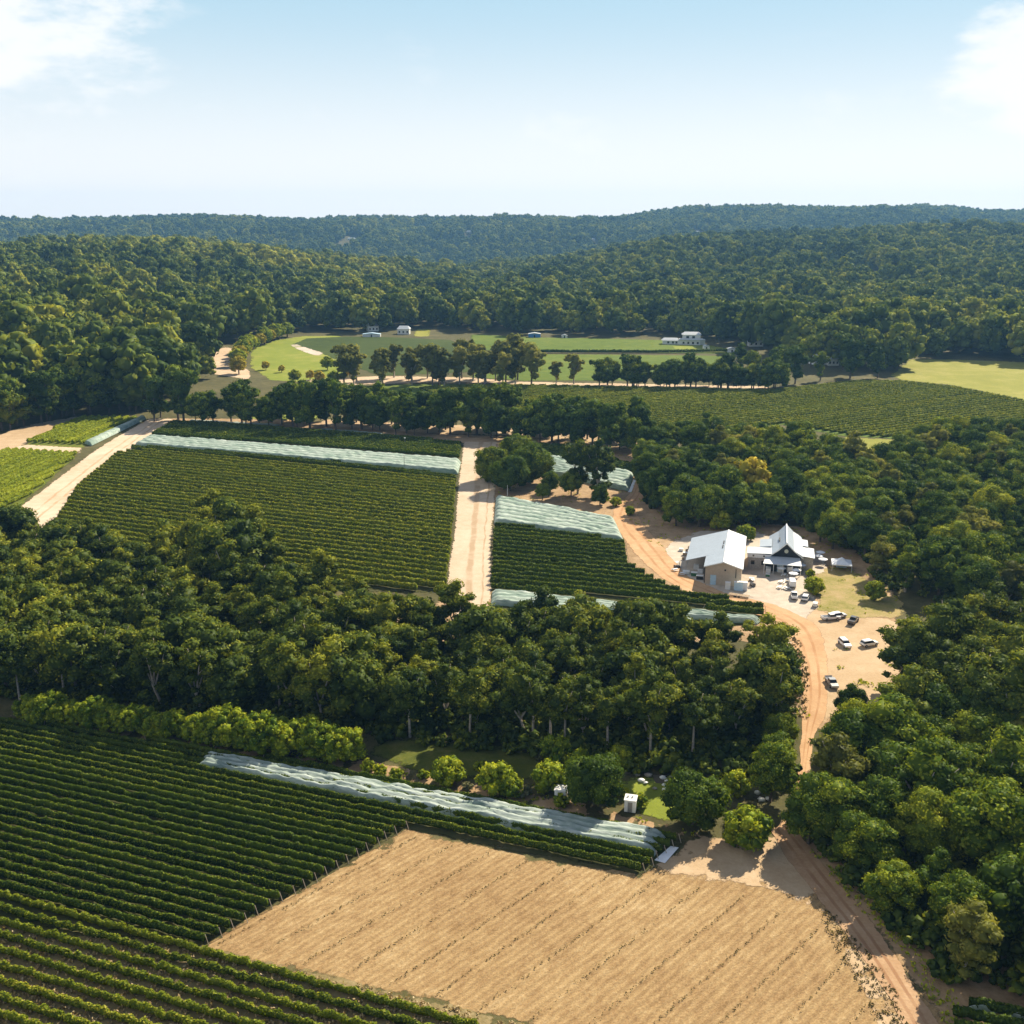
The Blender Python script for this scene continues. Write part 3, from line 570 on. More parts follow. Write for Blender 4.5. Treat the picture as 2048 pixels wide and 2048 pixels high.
# the dark wood between the vineyards
WOOD = [(-420, 1130), (0, 1112), (100, 1105), (200, 1135), (300, 1165), (375, 1130), (450, 1105), (515, 1150), (560, 1200), (640, 1215), (690, 1235), (740, 1290), (800, 1275), (880, 1290), (950, 1305), (1050, 1286), (1250, 1306), (1400, 1350), (1520, 1366), (1550, 1376), (1568, 1440), (1535, 1500), (1300, 1512), (1100, 1490), (740, 1462), (400, 1430), (0, 1390), (-420, 1350)]
def wood_place(px):
    for lim, s in ((170, 'at the far left'), (380, 'below the wide headland'), (560, 'of the rising wood'), (760, 'below the large vineyard'), (960, 'below the straight track'), (1200, 'below the striped nets'), (1400, 'below the lowest net')):
        if px < lim: return s
    return 'beside the sandy road'
lookg = ['forked', 'slim', 'wide loose', 'tall stacked', 'ragged', 'low branched', 'rounded', 'broad rounded']
wp = sorted(scatter(WOOD, 6.9, 15000, 3), key=lambda p: p[1]); EXTRA = [p for p in wp if proj(p[0], p[1], 8)[0] < -60]; wp = [p for p in wp if proj(p[0], p[1], 8)[0] >= -60]
def rank_labels(items, fmt):
    """items: (key, px); returns the ordinal of each within its key, left to right"""
    out = {}; cnt = {}
    for i, (k, px) in sorted(enumerate(items), key=lambda e: e[1][1]): out[i] = cnt.get(k, 0); cnt[k] = out[i] + 1
    return out
nearest = wp[:262]
info = []
for (x, y) in nearest:
    px, py = proj(x, y, 0); row = 'front' if y < 205 else ('middle' if y < 235 else 'back'); info.append(((row, wood_place(px)), px))
rk = rank_labels(info, None)
for j, (x, y) in enumerate(nearest):
    px, py = proj(x, y, 0); i = random.choice([0, 1, 2, 3, 4, 5, 6, 7, 6, 7]); pr = (P_GUM + P_FILL)[i]; s = random.uniform(.8, 1.25) * (1.25 if i > 5 else 1)
    if 400 < px < 520 and py < 1190: s *= 1.25
    (row, wh), _ = info[j]
    tree('gum_tree', pr, x, y, s, f'{size_word(s)} {lookg[i]} gum, {ORD[rk[j]]} from left, {row} rank {wh}', group='gum trees of the dark wood', sxy=1.12)
EXTRA += wp[262:]
for k, (px, py, s, i) in enumerate([(1066, 1484, 1.05, 0), (1100, 1494, .95, 1), (1130, 1498, 1.0, 0), (1300, 1518, 1.0, 1), (560, 1425, .9, 0), (130, 1395, .95, 1), (40, 1400, .9, 0), (820, 1474, 1.0, 0), (1215, 1506, 1.0, 1), (1385, 1514, .95, 0), (940, 1482, 1.0, 1)]):
    p = gp(px, py); lab = ['white forked bare trunk leaning left', 'thin straight pale trunk', 'forked pale trunk under flat crown', 'pale branching trunk', 'slim trunk beside the bright hedge', 'slanting pale trunk above the hedge start', 'thin pale trunk at the left edge', 'pale trunk behind the grassy creek strip', 'tall straight trunk behind the cabins', 'forked trunk behind the broad dark tree', 'pale straight trunk left of the forked ones'][k]
    tree('gum_tree', P_BARE[i], p.x, p.y, s, f'gum tree with {lab} below the dark wood', group='gum trees of the dark wood')
# taller gums by the car park
for k, (x, y) in enumerate(sorted(scatter([(1790, 1410), (1800, 1500), (2090, 1520), (2090, 1300), (1900, 1300), (1820, 1330)], 8, 3000, 5))):
    i = random.randrange(6); s = random.uniform(1.1, 1.4)
    tree('gum_tree', P_GUM[i], x, y, s, f'large {lookg[i]} gum standing in sand right of the car park, {ORD[k]} from left', group='gums right of the car park', sxy=1.15)
# dense forest lower right
RF = [(1695, 1505), (1700, 1560), (1655, 1630), (1635, 1690), (1675, 1740), (1720, 1780), (1790, 1850), (1850, 1910), (1900, 1965), (1990, 1985), (2450, 2080), (2450, 1500), (1900, 1490), (1760, 1490)]
lookd = ['rounded', 'broad domed', 'compact', 'upright knobbly', 'wide spreading', 'bright', 'feathery', 'loose']
def ranked(pts, name, where, prefix, look, protos, smin, smax, group, sxy=1.):
    info = [(where(*proj(x, y, 0)), proj(x, y, 0)[0]) for x, y in pts]; rk = rank_labels(info, None)
    for j, (x, y) in enumerate(pts):
        i = random.randrange(len(protos)); s = random.uniform(smin, smax); qx, qy = proj(x, y, 0)
        if qy > 1690 and qx < 1930: s *= .8
        tree(name, protos[i], x, y, s, f'{size_word(s / ((smin + smax) / 2))} {look[i]} {prefix}, {ORD[rk[j]]} from left {info[j][0]}', group=group, sxy=sxy)
rfp = scatter(RF, 8.3, 9000, 6); EXTRA += [p for p in rfp if proj(p[0], p[1], 8)[0] > 2110]; rfp = [p for p in rfp if proj(p[0], p[1], 8)[0] <= 2110]; nd = len(rfp)
def rf_where(px, py):
    return 'along the brown track edge' if px < 1780 and py > 1640 else ('by the narrow road gap' if px < 1760 else ('of those above the corner vines' if py > 1800 else ('in the lower right wood interior' if py > 1620 else 'at the top of the lower right wood')))
ranked(rfp, 'bush_tree', rf_where, 'green tree', lookd, P_DENSE, .85, 1.3, 'dense trees of the lower right wood', 1.18)
# trees screening the road gap
for k, (px, py, s, pr, lab) in enumerate([(1616, 1688, .95, P_DENSE[0], 'green tree leaning over the narrow sandy road from its right side'), (1540, 1604, .9, P_DENSE[3], 'upright green tree standing left of the narrow road gap'), (1550, 1548, .8, P_DENSE[2], 'green tree behind the upright one left of the narrow road gap'), (1556, 1496, .68, P_DENSE[0], 'smaller green tree where the wood meets the narrow road'),
                                     (1682, 1530, .8, P_DENSE[0], 'first green tree right of the narrow road'), (1712, 1500, .75, P_DENSE[2], 'green tree just below the car park'), (1684, 1592, .85, P_DENSE[4], 'spreading green tree pressing against the narrow road'), (1700, 1438, .62, P_DENSE[1], 'small dark tree at the bottom of the sandy car park'),
                                     (1385, 1650, .95, P_LOW[0], 'broad dark green tree between two grass patches by the headland'), (1188, 1612, .95, P_LOW[0], 'bushy green tree between the two white cabins')]):
    p = gp(px, py); tree('bush_tree', pr, p.x, p.y, s, lab, group='dense trees')
p = gp(1490, 1692); tree('feathery_tree', P_BUSH[0], p.x, p.y, 1.55, 'bright yellow green feathery tree at the track junction')
# upper right forest
RU = [(1285, 935), (1330, 900), (1450, 885), (1600, 905), (1700, 945), (1740, 960), (1800, 925), (1850, 900), (2420, 888), (2420, 1300), (1960, 1240), (1800, 1185), (1752, 1160), (1728, 1115), (1660, 1080), (1600, 1052), (1500, 1050), (1440, 1050), (1400, 1052), (1350, 1045), (1300, 1015)]
gap = wpoly([(1380, 1070), (1412, 1070), (1428, 1000), (1410, 1000)]); gap2 = wpoly([(1478, 972), (1540, 972), (1560, 1022), (1470, 1022)])
rup = sorted(scatter(RU, 9.0, 14000, 8, keep=lambda p: not inpoly(np.array([p]), gap)[0] and not inpoly(np.array([p]), gap2)[0]), key=lambda p: p[1]); EXTRA += [p for p in rup if proj(p[0], p[1], 8)[0] > 2110]; rup = [p for p in rup if proj(p[0], p[1], 8)[0] <= 2110]; left_n = 285 - nd - 11
def ru_where(px, py):
    col = 'left' if px < 1500 else ('centre' if px < 1750 else 'right')
    if py > 1130: return 'in the forest edge beside the dry lawn'
    if py > 1060: return 'in the forest behind the marquee' if px > 1640 else 'behind the house'
    return f'in the {"nearer" if py > 1000 else ("middle" if py > 945 else "farther")} {col} forest beyond the house'
ranked(rup[:left_n], 'bush_tree', ru_where, 'tree', lookd, P_DENSE, .95, 1.4, 'dense trees of the forest around the house', 1.12)
EXTRA += rup[left_n:]
# row of tall trees along the far road
def along(pp, n, jx, jy, seed):
    rs = random.Random(seed); out = []; W = [gp(*p) for p in pp]; seg = [(W[i + 1] - W[i]).length for i in range(len(W) - 1)]; T = sum(seg)
    for k in range(n):
        d = T * (k + .5) / n
        for i, s in enumerate(seg):
            if d <= s or i == len(seg) - 1: break
            d -= s
        p = W[i].lerp(W[i + 1], d / seg[i]); out.append((p.x + rs.uniform(-jx, jx), p.y + rs.uniform(-jy, jy)))
    return out
k = 0
for (x, y) in along([(295, 838), (420, 846), (560, 852), (700, 862), (820, 870), (900, 872), (1000, 876), (1100, 886), (1200, 898), (1290, 912)], 44, 3, 6, 2):
    s = random.uniform(.7, 1.3)
    tree('roadside_tree', P_WIND[random.randrange(6)], x, y, s, f'{"taller" if s > 1.0 else "lower"} dark tree in the roadside row above the netted vineyards, {ORD[k]} from left', group='roadside tree row'); k += 1
k = 0
for (x, y) in along([(560, 838), (700, 846), (820, 852), (900, 856), (1000, 860), (1130, 872), (1300, 896)], 26, 4, 6, 12):
    tree('roadside_tree', P_WIND[random.randrange(6)], x, y, random.uniform(.8, 1.1), f'dark tree in the second line behind the roadside row, {ORD[k]} from left', group='roadside tree row'); k += 1
k = 0
for (x, y) in along([(-20, 868), (60, 850), (130, 832), (200, 826), (280, 826)], 17, 3, 4, 3):
    s = random.uniform(.95, 1.3)
    tree('roadside_tree', P_WIND[random.randrange(5)], x, y, s, f'tall sunlit tree above the small left vineyard, {ORD[k]} tree from the left edge', group='tall trees above the left vineyard'); k += 1
k = 0
for (x, y) in along([(470, 735), (480, 712), (505, 697), (535, 684), (580, 672)], 14, 3, 3, 15):
    tree('light_tree', P_YEL[random.choice([0, 1, 1, 2])], x, y, random.uniform(1.2, 1.6), f'yellowish tree of the avenue curving along the far lawn, {ORD[k]} from left', group='avenue trees by the far lawn'); k += 1
k = 0
for (x, y) in along([(700, 762), (800, 764), (900, 764), (1000, 764), (1050, 766)], 28, 6, 22, 4):
    tree('open_gum_tree', P_OPEN[random.randrange(3)], x, y, random.uniform(.85, 1.15), f'airy tall gum by the far fields, {ORD[k]} from left of the loose middle row', group='airy gums by the far fields'); k += 1
p = gp(1035, 760); tree('open_gum_tree', P_OPEN[2], p.x, p.y, 1.25, 'tallest airy gum standing alone above the far fields')
p = gp(1148, 768); tree('open_gum_tree', P_OPEN[1], p.x, p.y, .95, 'pale grey green gum between the bright far field and the road')
p = gp(1112, 768); tree('open_gum_tree', P_OPEN[1], p.x, p.y, .7, 'low greyish tree left of the pale grey green gum')
k = 0
for (x, y) in along([(1190, 772), (1300, 774), (1400, 776), (1480, 778), (1560, 778)], 32, 5, 6, 5):
    s = random.uniform(.75, 1.1)
    tree('field_tree', P_WIND[random.choice([0, 3, 4, 5, 5])], x, y, s, f'{"bigger" if s > .92 else "smaller"} dark round tree on the upper edge of the big far vineyard, {ORD[k]} from left', group='trees along the big far vineyard'); k += 1
for k, (px, py, s) in enumerate([(1500, 762, 1.0), (1590, 768, 1.12), (1640, 762, .85), (1700, 757, 1.3), (1755, 756, 1.0), (1560, 745, 1.1), (1620, 735, 1.15), (1685, 740, 1.2), (1480, 745, .9), (1740, 742, .95)]):
    p = gp(px, py); tree('field_tree', P_WIND[k % 6], p.x, p.y, s, ['rounded tree left of the hidden farmhouse roofs', 'tree in front of the hidden farmhouse roofs', 'low tree between two white roofs', 'largest dome shaped tree beside the yellow pasture', 'dark tree at the left corner of the yellow pasture', 'sunlit tree behind the field edge', 'tall sunlit tree behind white roofs', 'big tree behind the largest dome shaped tree', 'tree at the right end of the bright far field', 'tree at the top corner of the yellow pasture'][k], group='trees by the hidden farmhouse')
# round cluster beside the straight track, and garden trees
for k, (px, py, s, pr, lab) in enumerate([(985, 962, 1.5, P_LOW[1], 'left tree of the round cluster beside the straight track'), (1035, 945, 1.7, P_LOW[1], 'back tree of the round cluster beside the straight track'), (1065, 965, 1.5, P_LOW[0], 'right tree of the round cluster beside the straight track'), (1020, 982, 1.35, P_LOW[0], 'front tree of the round cluster beside the straight track'), (1100, 985, .8, P_DENSE[2], 'small tree just right of the round cluster'), (1085, 1000, .6, P_DENSE[0], 'tiny tree between cluster and net'),
                                          (1155, 988, 1.6, P_GUM[2], 'grey green gum in front of the upper right net'), (1190, 992, 1.55, P_GUM[5], 'second gum in front of the upper right net'), (1142, 992, .9, P_DENSE[0], 'dark bushy tree under the gums near the upper net'), (1200, 1010, .75, P_DENSE[2], 'round dark bush tree above the right net corner'), (1335, 1018, 1.5, P_DENSE[1], 'dark spreading tree over red earth left of the shed'), (1375, 1038, 1.45, P_DENSE[0], 'dark tree touching the drive behind the shed'), (1350, 1000, 1.3, P_DENSE[4], 'wide dark tree at the bend above the shed'), (1352, 1052, 1.2, P_DENSE[2], 'dark tree nearest the shed roof'), (1398, 1054, 1.25, P_DENSE[0], 'dark tree just behind the left end of the shed roof'), (1424, 1050, 1.1, P_DENSE[3], 'upright tree behind the middle of the shed roof'), (1478, 1054, 1.2, P_DENSE[4], 'broad tree behind the gap between shed and house'), (1528, 1046, 1.2, P_DENSE[1], 'dark tree behind the left wing of the house'), (1640, 1084, 1.15, P_DENSE[3], 'upright tree behind the right wing of the house'), (1665, 1098, 1.2, P_DENSE[0], 'dark tree between house and marquee')]):
    p = gp(px, py); tree('garden_tree', pr, p.x, p.y, s, lab, group='trees around the farm')
for k, (px, py, s, pr, lab) in enumerate([(1628, 1187, 1.12, P_BUSH[0], 'round dark green shrub beside the parked cars'), (1749, 1200, 1.25, P_BUSH[1], 'round shrub at the far side of the dry lawn'), (1260, 1031, .8, P_BUSH[1], 'small round bush alone on the sandy bank'), (1492, 1080, 1.2, P_BUSH[0], 'rounded green shrub between shed and house'), (1232, 1012, .8, P_BUSH[0], 'pale green shrub near the right net corner'), (1215, 1000, .8, P_SMALL[0], 'little light shrub above the net'), (1620, 1152, 1.1, P_SMALL[0], 'small yellow green shrub by the white umbrellas'),
                                          (898, 1568, 1.2, P_BUSH[0], 'round bright shrub on the left of the headland trees'), (990, 1588, 1.45, P_BUSH[1], 'upright bright shrub beside the round one on the headland'), (1020, 1592, 1.0, P_BUSH[0], 'lower half of the double shrub on the headland'), (1100, 1580, 1.3, P_BUSH[0], 'shrub left of the first white cabin'), (1112, 1530, 1.4, P_BUSH[1], 'taller grey green shrub behind the first cabin'), (760, 1548, 1.0, P_SMALL[0], 'first small round bush after the hedge'), (792, 1556, 1.0, P_SMALL[0], 'second small round bush after the hedge'), (735, 1540, 1.1, P_SMALL[0], 'small yellow bush at the hedge end'), (848, 1556, .9, P_SMALL[0], 'tiny bright bush left of the round shrub'), (1045, 1592, 1.35, P_SMALL[1], 'greyish low bush between shrubs'), (1122, 1612, 1.15, P_SMALL[0], 'dark low bush in front of the first white cabin'), (1278, 1612, 1.2, P_SMALL[0], 'thin light bush right of the second white cabin'), (1245, 1590, 1.0, P_SMALL[0], 'low bush behind the second white cabin'), (565, 1515, .8, P_SMALL[0], 'small yellow bush at the foot of the hedge'), (935, 1580, .9, P_SMALL[1], 'dry low bush between bright shrubs'), (820, 1590, .4, P_SMALL[1], 'tuft on the sandy headland'),
                                          (1440, 1058, 1.6, P_BUSH[0], 'green shrub behind the shed roof'), (1160, 1545, 1.1, P_BUSH[1], 'dark shrub on the shaded strip behind the white cabins'), (1240, 1535, 1.0, P_BUSH[0], 'low shrub in the shade between wood and boulders'), (1080, 1520, .9, P_SMALL[1], 'dry low shrub on the shaded grass strip'), (1470, 1590, 1.1, P_BUSH[1], 'shrub in shade above the feathery tree'), (960, 1540, .9, P_SMALL[0], 'small shrub alone on the shaded grass')]):
    p = gp(px, py); tree('shrub', pr, p.x, p.y, s, lab, 'shrub', 'shrubs')
k = 0
for (x, y) in along([(40, 1440), (110, 1447), (230, 1462), (360, 1478)], 11, .6, 1.2, 6):
    tree('hedge_tree', P_HEDGE[k % 3], x, y, random.uniform(.78, .95), f'bright topped hedge tree above the foreground vines, {ORD[k]} from the left in the left stretch', group='bright hedge trees'); k += 1
k = 0
for (x, y) in along([(395, 1478), (470, 1490), (560, 1502), (640, 1512), (705, 1522)], 12, .6, 1.5, 7):
    tree('hedge_tree', P_HEDGE[k % 3], x, y, random.uniform(.92, 1.15), f'bright topped hedge tree by the white foreground net, {ORD[k]} from left in its stretch', group='bright hedge trees'); k += 1
for k, (px, py, i, s, lab) in enumerate([(478, 748, 0, 1.44, 'yellow tree at the bottom of the sandy clearing'), (478, 722, 2, 1.44, 'yellow tree on the sandy clearing edge'), (492, 708, 1, 1.44, 'yellow green tree at the bend of the avenue'), (512, 697, 1, .9, 'green tree curving along the lawn'), (530, 688, 1, 1.44, 'avenue tree further up the lawn'), (550, 680, 1, 1.44, 'avenue tree near the top of the lawn'), (575, 674, 1, 1.28, 'last light avenue tree before the forest'), (532, 740, 0, .75, 'small conical yellow tree on the lawn'), (563, 745, 2, .7, 'tiny yellow tree on the lawn'), (700, 755, 0, 1.1, 'golden tree right of the lawn'), (655, 740, 1, 1.0, 'pale green tree below the grey path'), (620, 760, 2, .9, 'yellow tree at the foot of the lawn'), (590, 765, 1, .9, 'green tree at the foot of the lawn'), (1497, 1000, 0, 1.95, 'golden tree in the forest left of the light clearing'), (1520, 1015, 2, 1.4, 'lower golden tree under the first golden one'), (1545, 760, 1, .8, 'bright green tree among dark ones at the big vineyard edge'), (640, 765, 0, .9, 'yellow tree behind the roadside row'), (668, 768, 1, .9, 'light tree behind the roadside row')]):
    p = gp(px, py); tree('light_tree', P_YEL[i], p.x, p.y, s, lab, group='yellow and light green trees')

# ------------------------------------------------------------------ far forest (uncountable mass) as instances on points
def far_protos():
    c = bpy.data.collections.new('forest_crowns')
    for i in range(6):
        rs = random.Random(100 + i); h = rs.uniform(17, 22); cr = rs.uniform(6.5, 8.2)
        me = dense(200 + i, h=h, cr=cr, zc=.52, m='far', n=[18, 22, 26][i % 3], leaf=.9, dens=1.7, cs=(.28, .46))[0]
        o = bpy.data.objects.new('forest_crown', me); c.objects.link(o)
    return c
def forest(points, scales, coll, name='forest', label='wooded hills of crowded gum trees reaching to the horizon', cat='forest'):
    V = np.array(points); me = bpy.data.meshes.new(name); me.vertices.add(len(V)); me.vertices.foreach_set('co', V.astype(np.float32).ravel())
    a = me.attributes.new('sc', 'FLOAT', 'POINT'); a.data.foreach_set('value', np.array(scales, np.float32))
    o = obj(name, me); o['kind'] = 'stuff'; o['label'] = label; o['category'] = cat
    g = bpy.data.node_groups.new('forest_scatter', 'GeometryNodeTree'); g.interface.new_socket('Geometry', in_out='INPUT', socket_type='NodeSocketGeometry'); g.interface.new_socket('Geometry', in_out='OUTPUT', socket_type='NodeSocketGeometry')
    L = g.links.new; gi = N(g, 'NodeGroupInput'); go = N(g, 'NodeGroupOutput'); ip = N(g, 'GeometryNodeInstanceOnPoints'); ci = N(g, 'GeometryNodeCollectionInfo')
    ci.inputs['Collection'].default_value = coll; ci.inputs['Separate Children'].default_value = True; ci.inputs['Reset Children'].default_value = True
    m2p = N(g, 'GeometryNodeMeshToPoints'); L(gi.outputs[0], m2p.inputs[0]); L(m2p.outputs[0], ip.inputs['Points']); L(ci.outputs[0], ip.inputs['Instance']); ip.inputs['Pick Instance'].default_value = True
    rv = N(g, 'FunctionNodeRandomValue', data_type='FLOAT_VECTOR'); rv.inputs[0].default_value = (0, 0, 0); rv.inputs[1].default_value = (0, 0, 6.283); L(rv.outputs[0], ip.inputs['Rotation'])
    na = N(g, 'GeometryNodeInputNamedAttribute', data_type='FLOAT'); na.inputs[0].default_value = 'sc'; L(na.outputs[0], ip.inputs['Scale'])
    L(ip.outputs[0], go.inputs[0]); md = o.modifiers.new('scatter', 'NODES'); md.node_group = g
def far_points():
    rs = np.random.default_rng(5); pts = []; sc = []
    front = wpoly([(-200, 862), (0, 862), (130, 826), (300, 828), (335, 806), (415, 756), (418, 700), (440, 686), (480, 690), (500, 684), (560, 664), (640, 662), (700, 667), (760, 664), (826, 654), (870, 656), (930, 662), (1060, 668), (1200, 672), (1330, 672), (1418, 684), (1490, 700), (1560, 715), (1650, 735), (1795, 748), (1822, 717), (1935, 719), (2048, 724), (2250, 730)])
    F = [tuple(p) for p in front]; outer = F + [(2600, 1200), (2700, 4600), (-2700, 4600), (-1500, 1000), (-700, 600)]
    dm = 16.5; gx, gy = np.meshgrid(np.arange(-2700, 2700, dm), np.arange(440, 4700, dm)); G = np.stack([gx.ravel(), gy.ravel()], 1) + rs.uniform(-.42, .42, (gx.size, 2)) * dm
    G = G[(np.abs(G[:, 0]) < G[:, 1] * .56 + 60)]; G = G[inpoly(G, outer)]
    cl = np.array([mnoise.noise(Vector((p[0] / 60, p[1] / 60, 0))) for p in G])
    keep = rs.random(len(G)) < np.where(G[:, 1] < 2600, .95, .8); G = G[keep]; cl = cl[keep]
    # clearings round the hill houses
    for (cx, cy, r) in CLEAR: G_ok = (G[:, 0] - cx) ** 2 + ((G[:, 1] - cy) / (7 if cy > 1180 else 1.8)) ** 2 > r * r; G = G[G_ok]; cl = cl[G_ok]
    s = .75 + .95 * rs.random(len(G)) ** 1.4 + .3 * np.clip(cl, -1, 1); s *= np.where(G[:, 1] > 2600, 1.2, np.where(G[:, 1] < 900, 1.3, 1.08))
    z = height(G[:, 0], G[:, 1]) - 1.0
    P = [(a, b, c) for a, b, c in zip(G[:, 0], G[:, 1], z)]; S = list(s)
    for (x, y) in EXTRA: P.append((x, y, hz(x, y))); S.append(.66)
    # trees thickening behind the roadside rows
    return P, S
CLEAR = []
HOUSES = [((1372, 686), 26, 'white'), ((703, 480), 30, 'a'), ((848, 458), 22, 'a'), ((938, 466), 18, 'a'), ((1186, 482), 14, 'a'), ((1390, 467), 30, 'a'), ((1640, 533), 20, 'a'), ((1690, 538), 14, 'a'), ((1682, 553), 12, 'a'), ((420, 598), 20, 'a'), ((1020, 565), 10, 'a')]
for (p, w, k) in HOUSES:
    q = gp(*p); CLEAR.append((q.x, q.y - (105 if q.y > 1300 else 14), max(19, w * 1.05)))

# ------------------------------------------------------------------ vine rows
def row_mesh(a, b, h, w, dens, leaf, m, seed, plant=None, gap=.04):
    rs = np.random.default_rng(seed); L = math.hypot(b[0] - a[0], b[1] - a[1]); d = np.array([(b[0] - a[0]) / L, (b[1] - a[1]) / L]); nr = np.array([-d[1], d[0]])
    st = .9; n = max(3, int(L / st)); t = np.linspace(0, L, n + 1)
    hh = h * (.86 + .16 * rs.random(n + 1)); ww = w * (.75 + .4 * rs.random(n + 1)); low = np.repeat(rs.random(n // 3 + 2) < gap, 3)[:n + 1]; hh[low] *= .78; ww[low] *= .8
    if plant: ph = np.abs(np.sin(np.pi * t / plant)); hh *= .55 + .45 * ph; ww *= .55 + .5 * ph
    wob = .12 * rs.normal(size=n + 1)
    prof = [(-.32, .22), (-.46, .62), (-.20, .93), (.20, .93), (.46, .62), (.32, .22)]; K = 6
    cx = a[0] + d[0] * t; cy = a[1] + d[1] * t; gz = height(cx, cy); V = np.zeros((n + 1, K, 3))
    for k, (u, v) in enumerate(prof):
        o = u * ww + wob + rs.normal(size=n + 1) * .05; V[:, k, 0] = cx + nr[0] * o; V[:, k, 1] = cy + nr[1] * o; V[:, k, 2] = gz + v * hh
    i = np.arange(n)[:, None] * K; k = np.arange(K)[None]; F = np.stack([i + k, i + (k + 1) % K, i + K + (k + 1) % K, i + K + k], 2).reshape(-1, 4)
    V = V.reshape(-1, 3); ends = np.array([[0, 1, 2, 5], [2, 3, 4, 5], [n * K, n * K + 1, n * K + 2, n * K + 5], [n * K + 2, n * K + 3, n * K + 4, n * K + 5]]); F = np.concatenate([F, ends])
    T0 = np.repeat(rs.uniform(0, .5), len(F))
    m_ = int(L * dens); tt = rs.uniform(0, L, m_); hi = np.interp(tt, t, hh); wi = np.interp(tt, t, ww); wo = np.interp(tt, t, wob); ang = rs.uniform(-.25, math.pi + .25, m_)
    rr = .85 + .3 * rs.random(m_); off = np.cos(ang) * .5 * wi * rr + wo; zz = hi * (.52 + .5 * np.sin(ang) * rr); zz = np.maximum(zz, .2)
    x = a[0] + d[0] * tt + nr[0] * off; y = a[1] + d[1] * tt + nr[1] * off; C = np.stack([x, y, height(x, y) + zz], 1)
    nn = np.stack([nr[0] * np.cos(ang), nr[1] * np.cos(ang), np.sin(ang) + .25], 1) + rs.normal(size=(m_, 3)) * .5; nn /= np.linalg.norm(nn, axis=1)[:, None]
    cv, cf = cards(C, nn, leaf * rs.uniform(.7, 1.3, m_), rs); patch = np.array([mnoise.noise(Vector((q[0] / 14, q[1] / 9, 0))) for q in C[::8]]); patch = np.repeat(patch, 8)[:m_]
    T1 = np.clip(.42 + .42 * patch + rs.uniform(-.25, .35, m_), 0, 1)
    V = np.concatenate([V, cv]); F = np.concatenate([F, cf + (n + 1) * K])
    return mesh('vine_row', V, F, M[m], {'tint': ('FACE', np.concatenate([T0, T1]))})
ROWN = 0
def clip_line(o, d, W):
    ts = []
    for i in range(len(W)):
        ax, ay = W[i]; bx, by = W[(i + 1) % len(W)]; ex, ey = bx - ax, by - ay; den = d[0] * ey - d[1] * ex
        if abs(den) < 1e-9: continue
        t = ((ax - o[0]) * ey - (ay - o[1]) * ex) / den; u = ((ax - o[0]) * d[1] - (ay - o[1]) * d[0]) / den
        if 0 <= u < 1: ts.append(t)
    ts.sort(); return [(ts[i], ts[i + 1]) for i in range(0, len(ts) - 1, 2)]
def vines(pp, dirpx, spacing, lab, group, m='vine', h=1.9, w=1.0, dens=45, leaf=.24, plant=None, post=False, minlen=4, seed=0, off=.5, gap=.04, start=None, stop=None):
    """parallel rows filling the field polygon; row order counted from the far edge"""
    global ROWN
    W = wpoly(pp); p, q = gp(*dirpx[0]), gp(*dirpx[1]); d = (q - p).xy.normalized(); 
    if d.x < 0: d = -d
    nr = Vector((-d.y, d.x))
    if nr.y < 0: nr = -nr
    pr = [Vector(v).dot(nr) for v in W]; hi, lo = max(pr), min(pr)
    if start: hi = gp(*start).xy.dot(nr)
    if stop: lo = gp(*stop).xy.dot(nr)
    c = hi - spacing * off; k = 0; rs = random.Random(seed)
    while c > lo:
        o = nr * c; first = True
        for (t0, t1) in clip_line(o, d, W):
            t0 += rs.uniform(0, .6); t1 -= rs.uniform(0, .6)
            if t1 - t0 < minlen: continue
            a = o + d * t0; b = o + d * t1; ROWN += 1
            ob = obj('vine_row', row_mesh(a, b, h, w, dens, leaf, m, ROWN + seed * 1000, plant, gap))
            tag(ob, lab.format(n=ORD[k]), 'vine row', group); k += 1
            if post:
                for e, s in ((a, -1), (b, 1)):
                    z = hz(e.x, e.y); B().tube([(e.x + d.x * s * .9, e.y + d.y * s * .9, z - .2), (e.x + d.x * s * .35, e.y + d.y * s * .35, z + 1.7)], [.07, .06], 6).build('post', 'post', ob)
        c -= spacing
A_DIR = [(640, 1537), (1367, 1682)]
NETA = [(370, 1512), (412, 1510), (600, 1541), (942, 1600), (1335, 1672), (1306, 1716), (768, 1600), (560, 1566), (395, 1542)]
NETAW = wpoly(NETA)
vines([(-420, 1385), (0, 1440), (300, 1484), (640, 1536), (1368, 1680), (1345, 1692), (1282, 1745), (1000, 1698), (815, 1654), (405, 1893), (380, 2000), (-420, 2000)], A_DIR, 2.1, 'trellised green vine row in the large foreground vineyard, {n} row from its hedge side', 'vine rows of the foreground vineyard', post=True, seed=1, dens=44, leaf=.19, gap=.015, h=1.75, w=.72, stop=(412, 1890))
vines([(-420, 1600), (0, 1700), (405, 1870), (700, 1960), (1060, 2050), (1300, 2300), (-420, 2300)], A_DIR, 2.5, 'bushy separate vines with straw between, {n} row below the foreground vineyard', 'vine rows of the lower left corner', m='vineb', plant=1.5, h=1.6, w=1.05, dens=46, leaf=.2, seed=2, gap=.05, start=(412, 1896))
F_DIR = [(400, 1062), (895, 1140)]
vines([(237, 909), (300, 905), (600, 935), (912, 966), (905, 1060), (892, 1184), (771, 1182), (560, 1172), (300, 1125), (110, 1050), (156, 976)], [(300, 906), (912, 966)], 4.2, 'green vine row of the large middle vineyard, {n} row below the long pale net', 'vine rows of the large middle vineyard', m='vineb', dens=34, leaf=.34, h=2.4, w=1.7, seed=3, gap=.03)
vines([(262, 896), (300, 897), (600, 919), (912, 955), (912, 962), (600, 927), (262, 901)], [(300, 897), (912, 957)], 2.6, 'thin dark vine row along the lower edge of the long pale net, {n} one', 'vine rows beside the long pale net', dens=26, leaf=.34, seed=4)
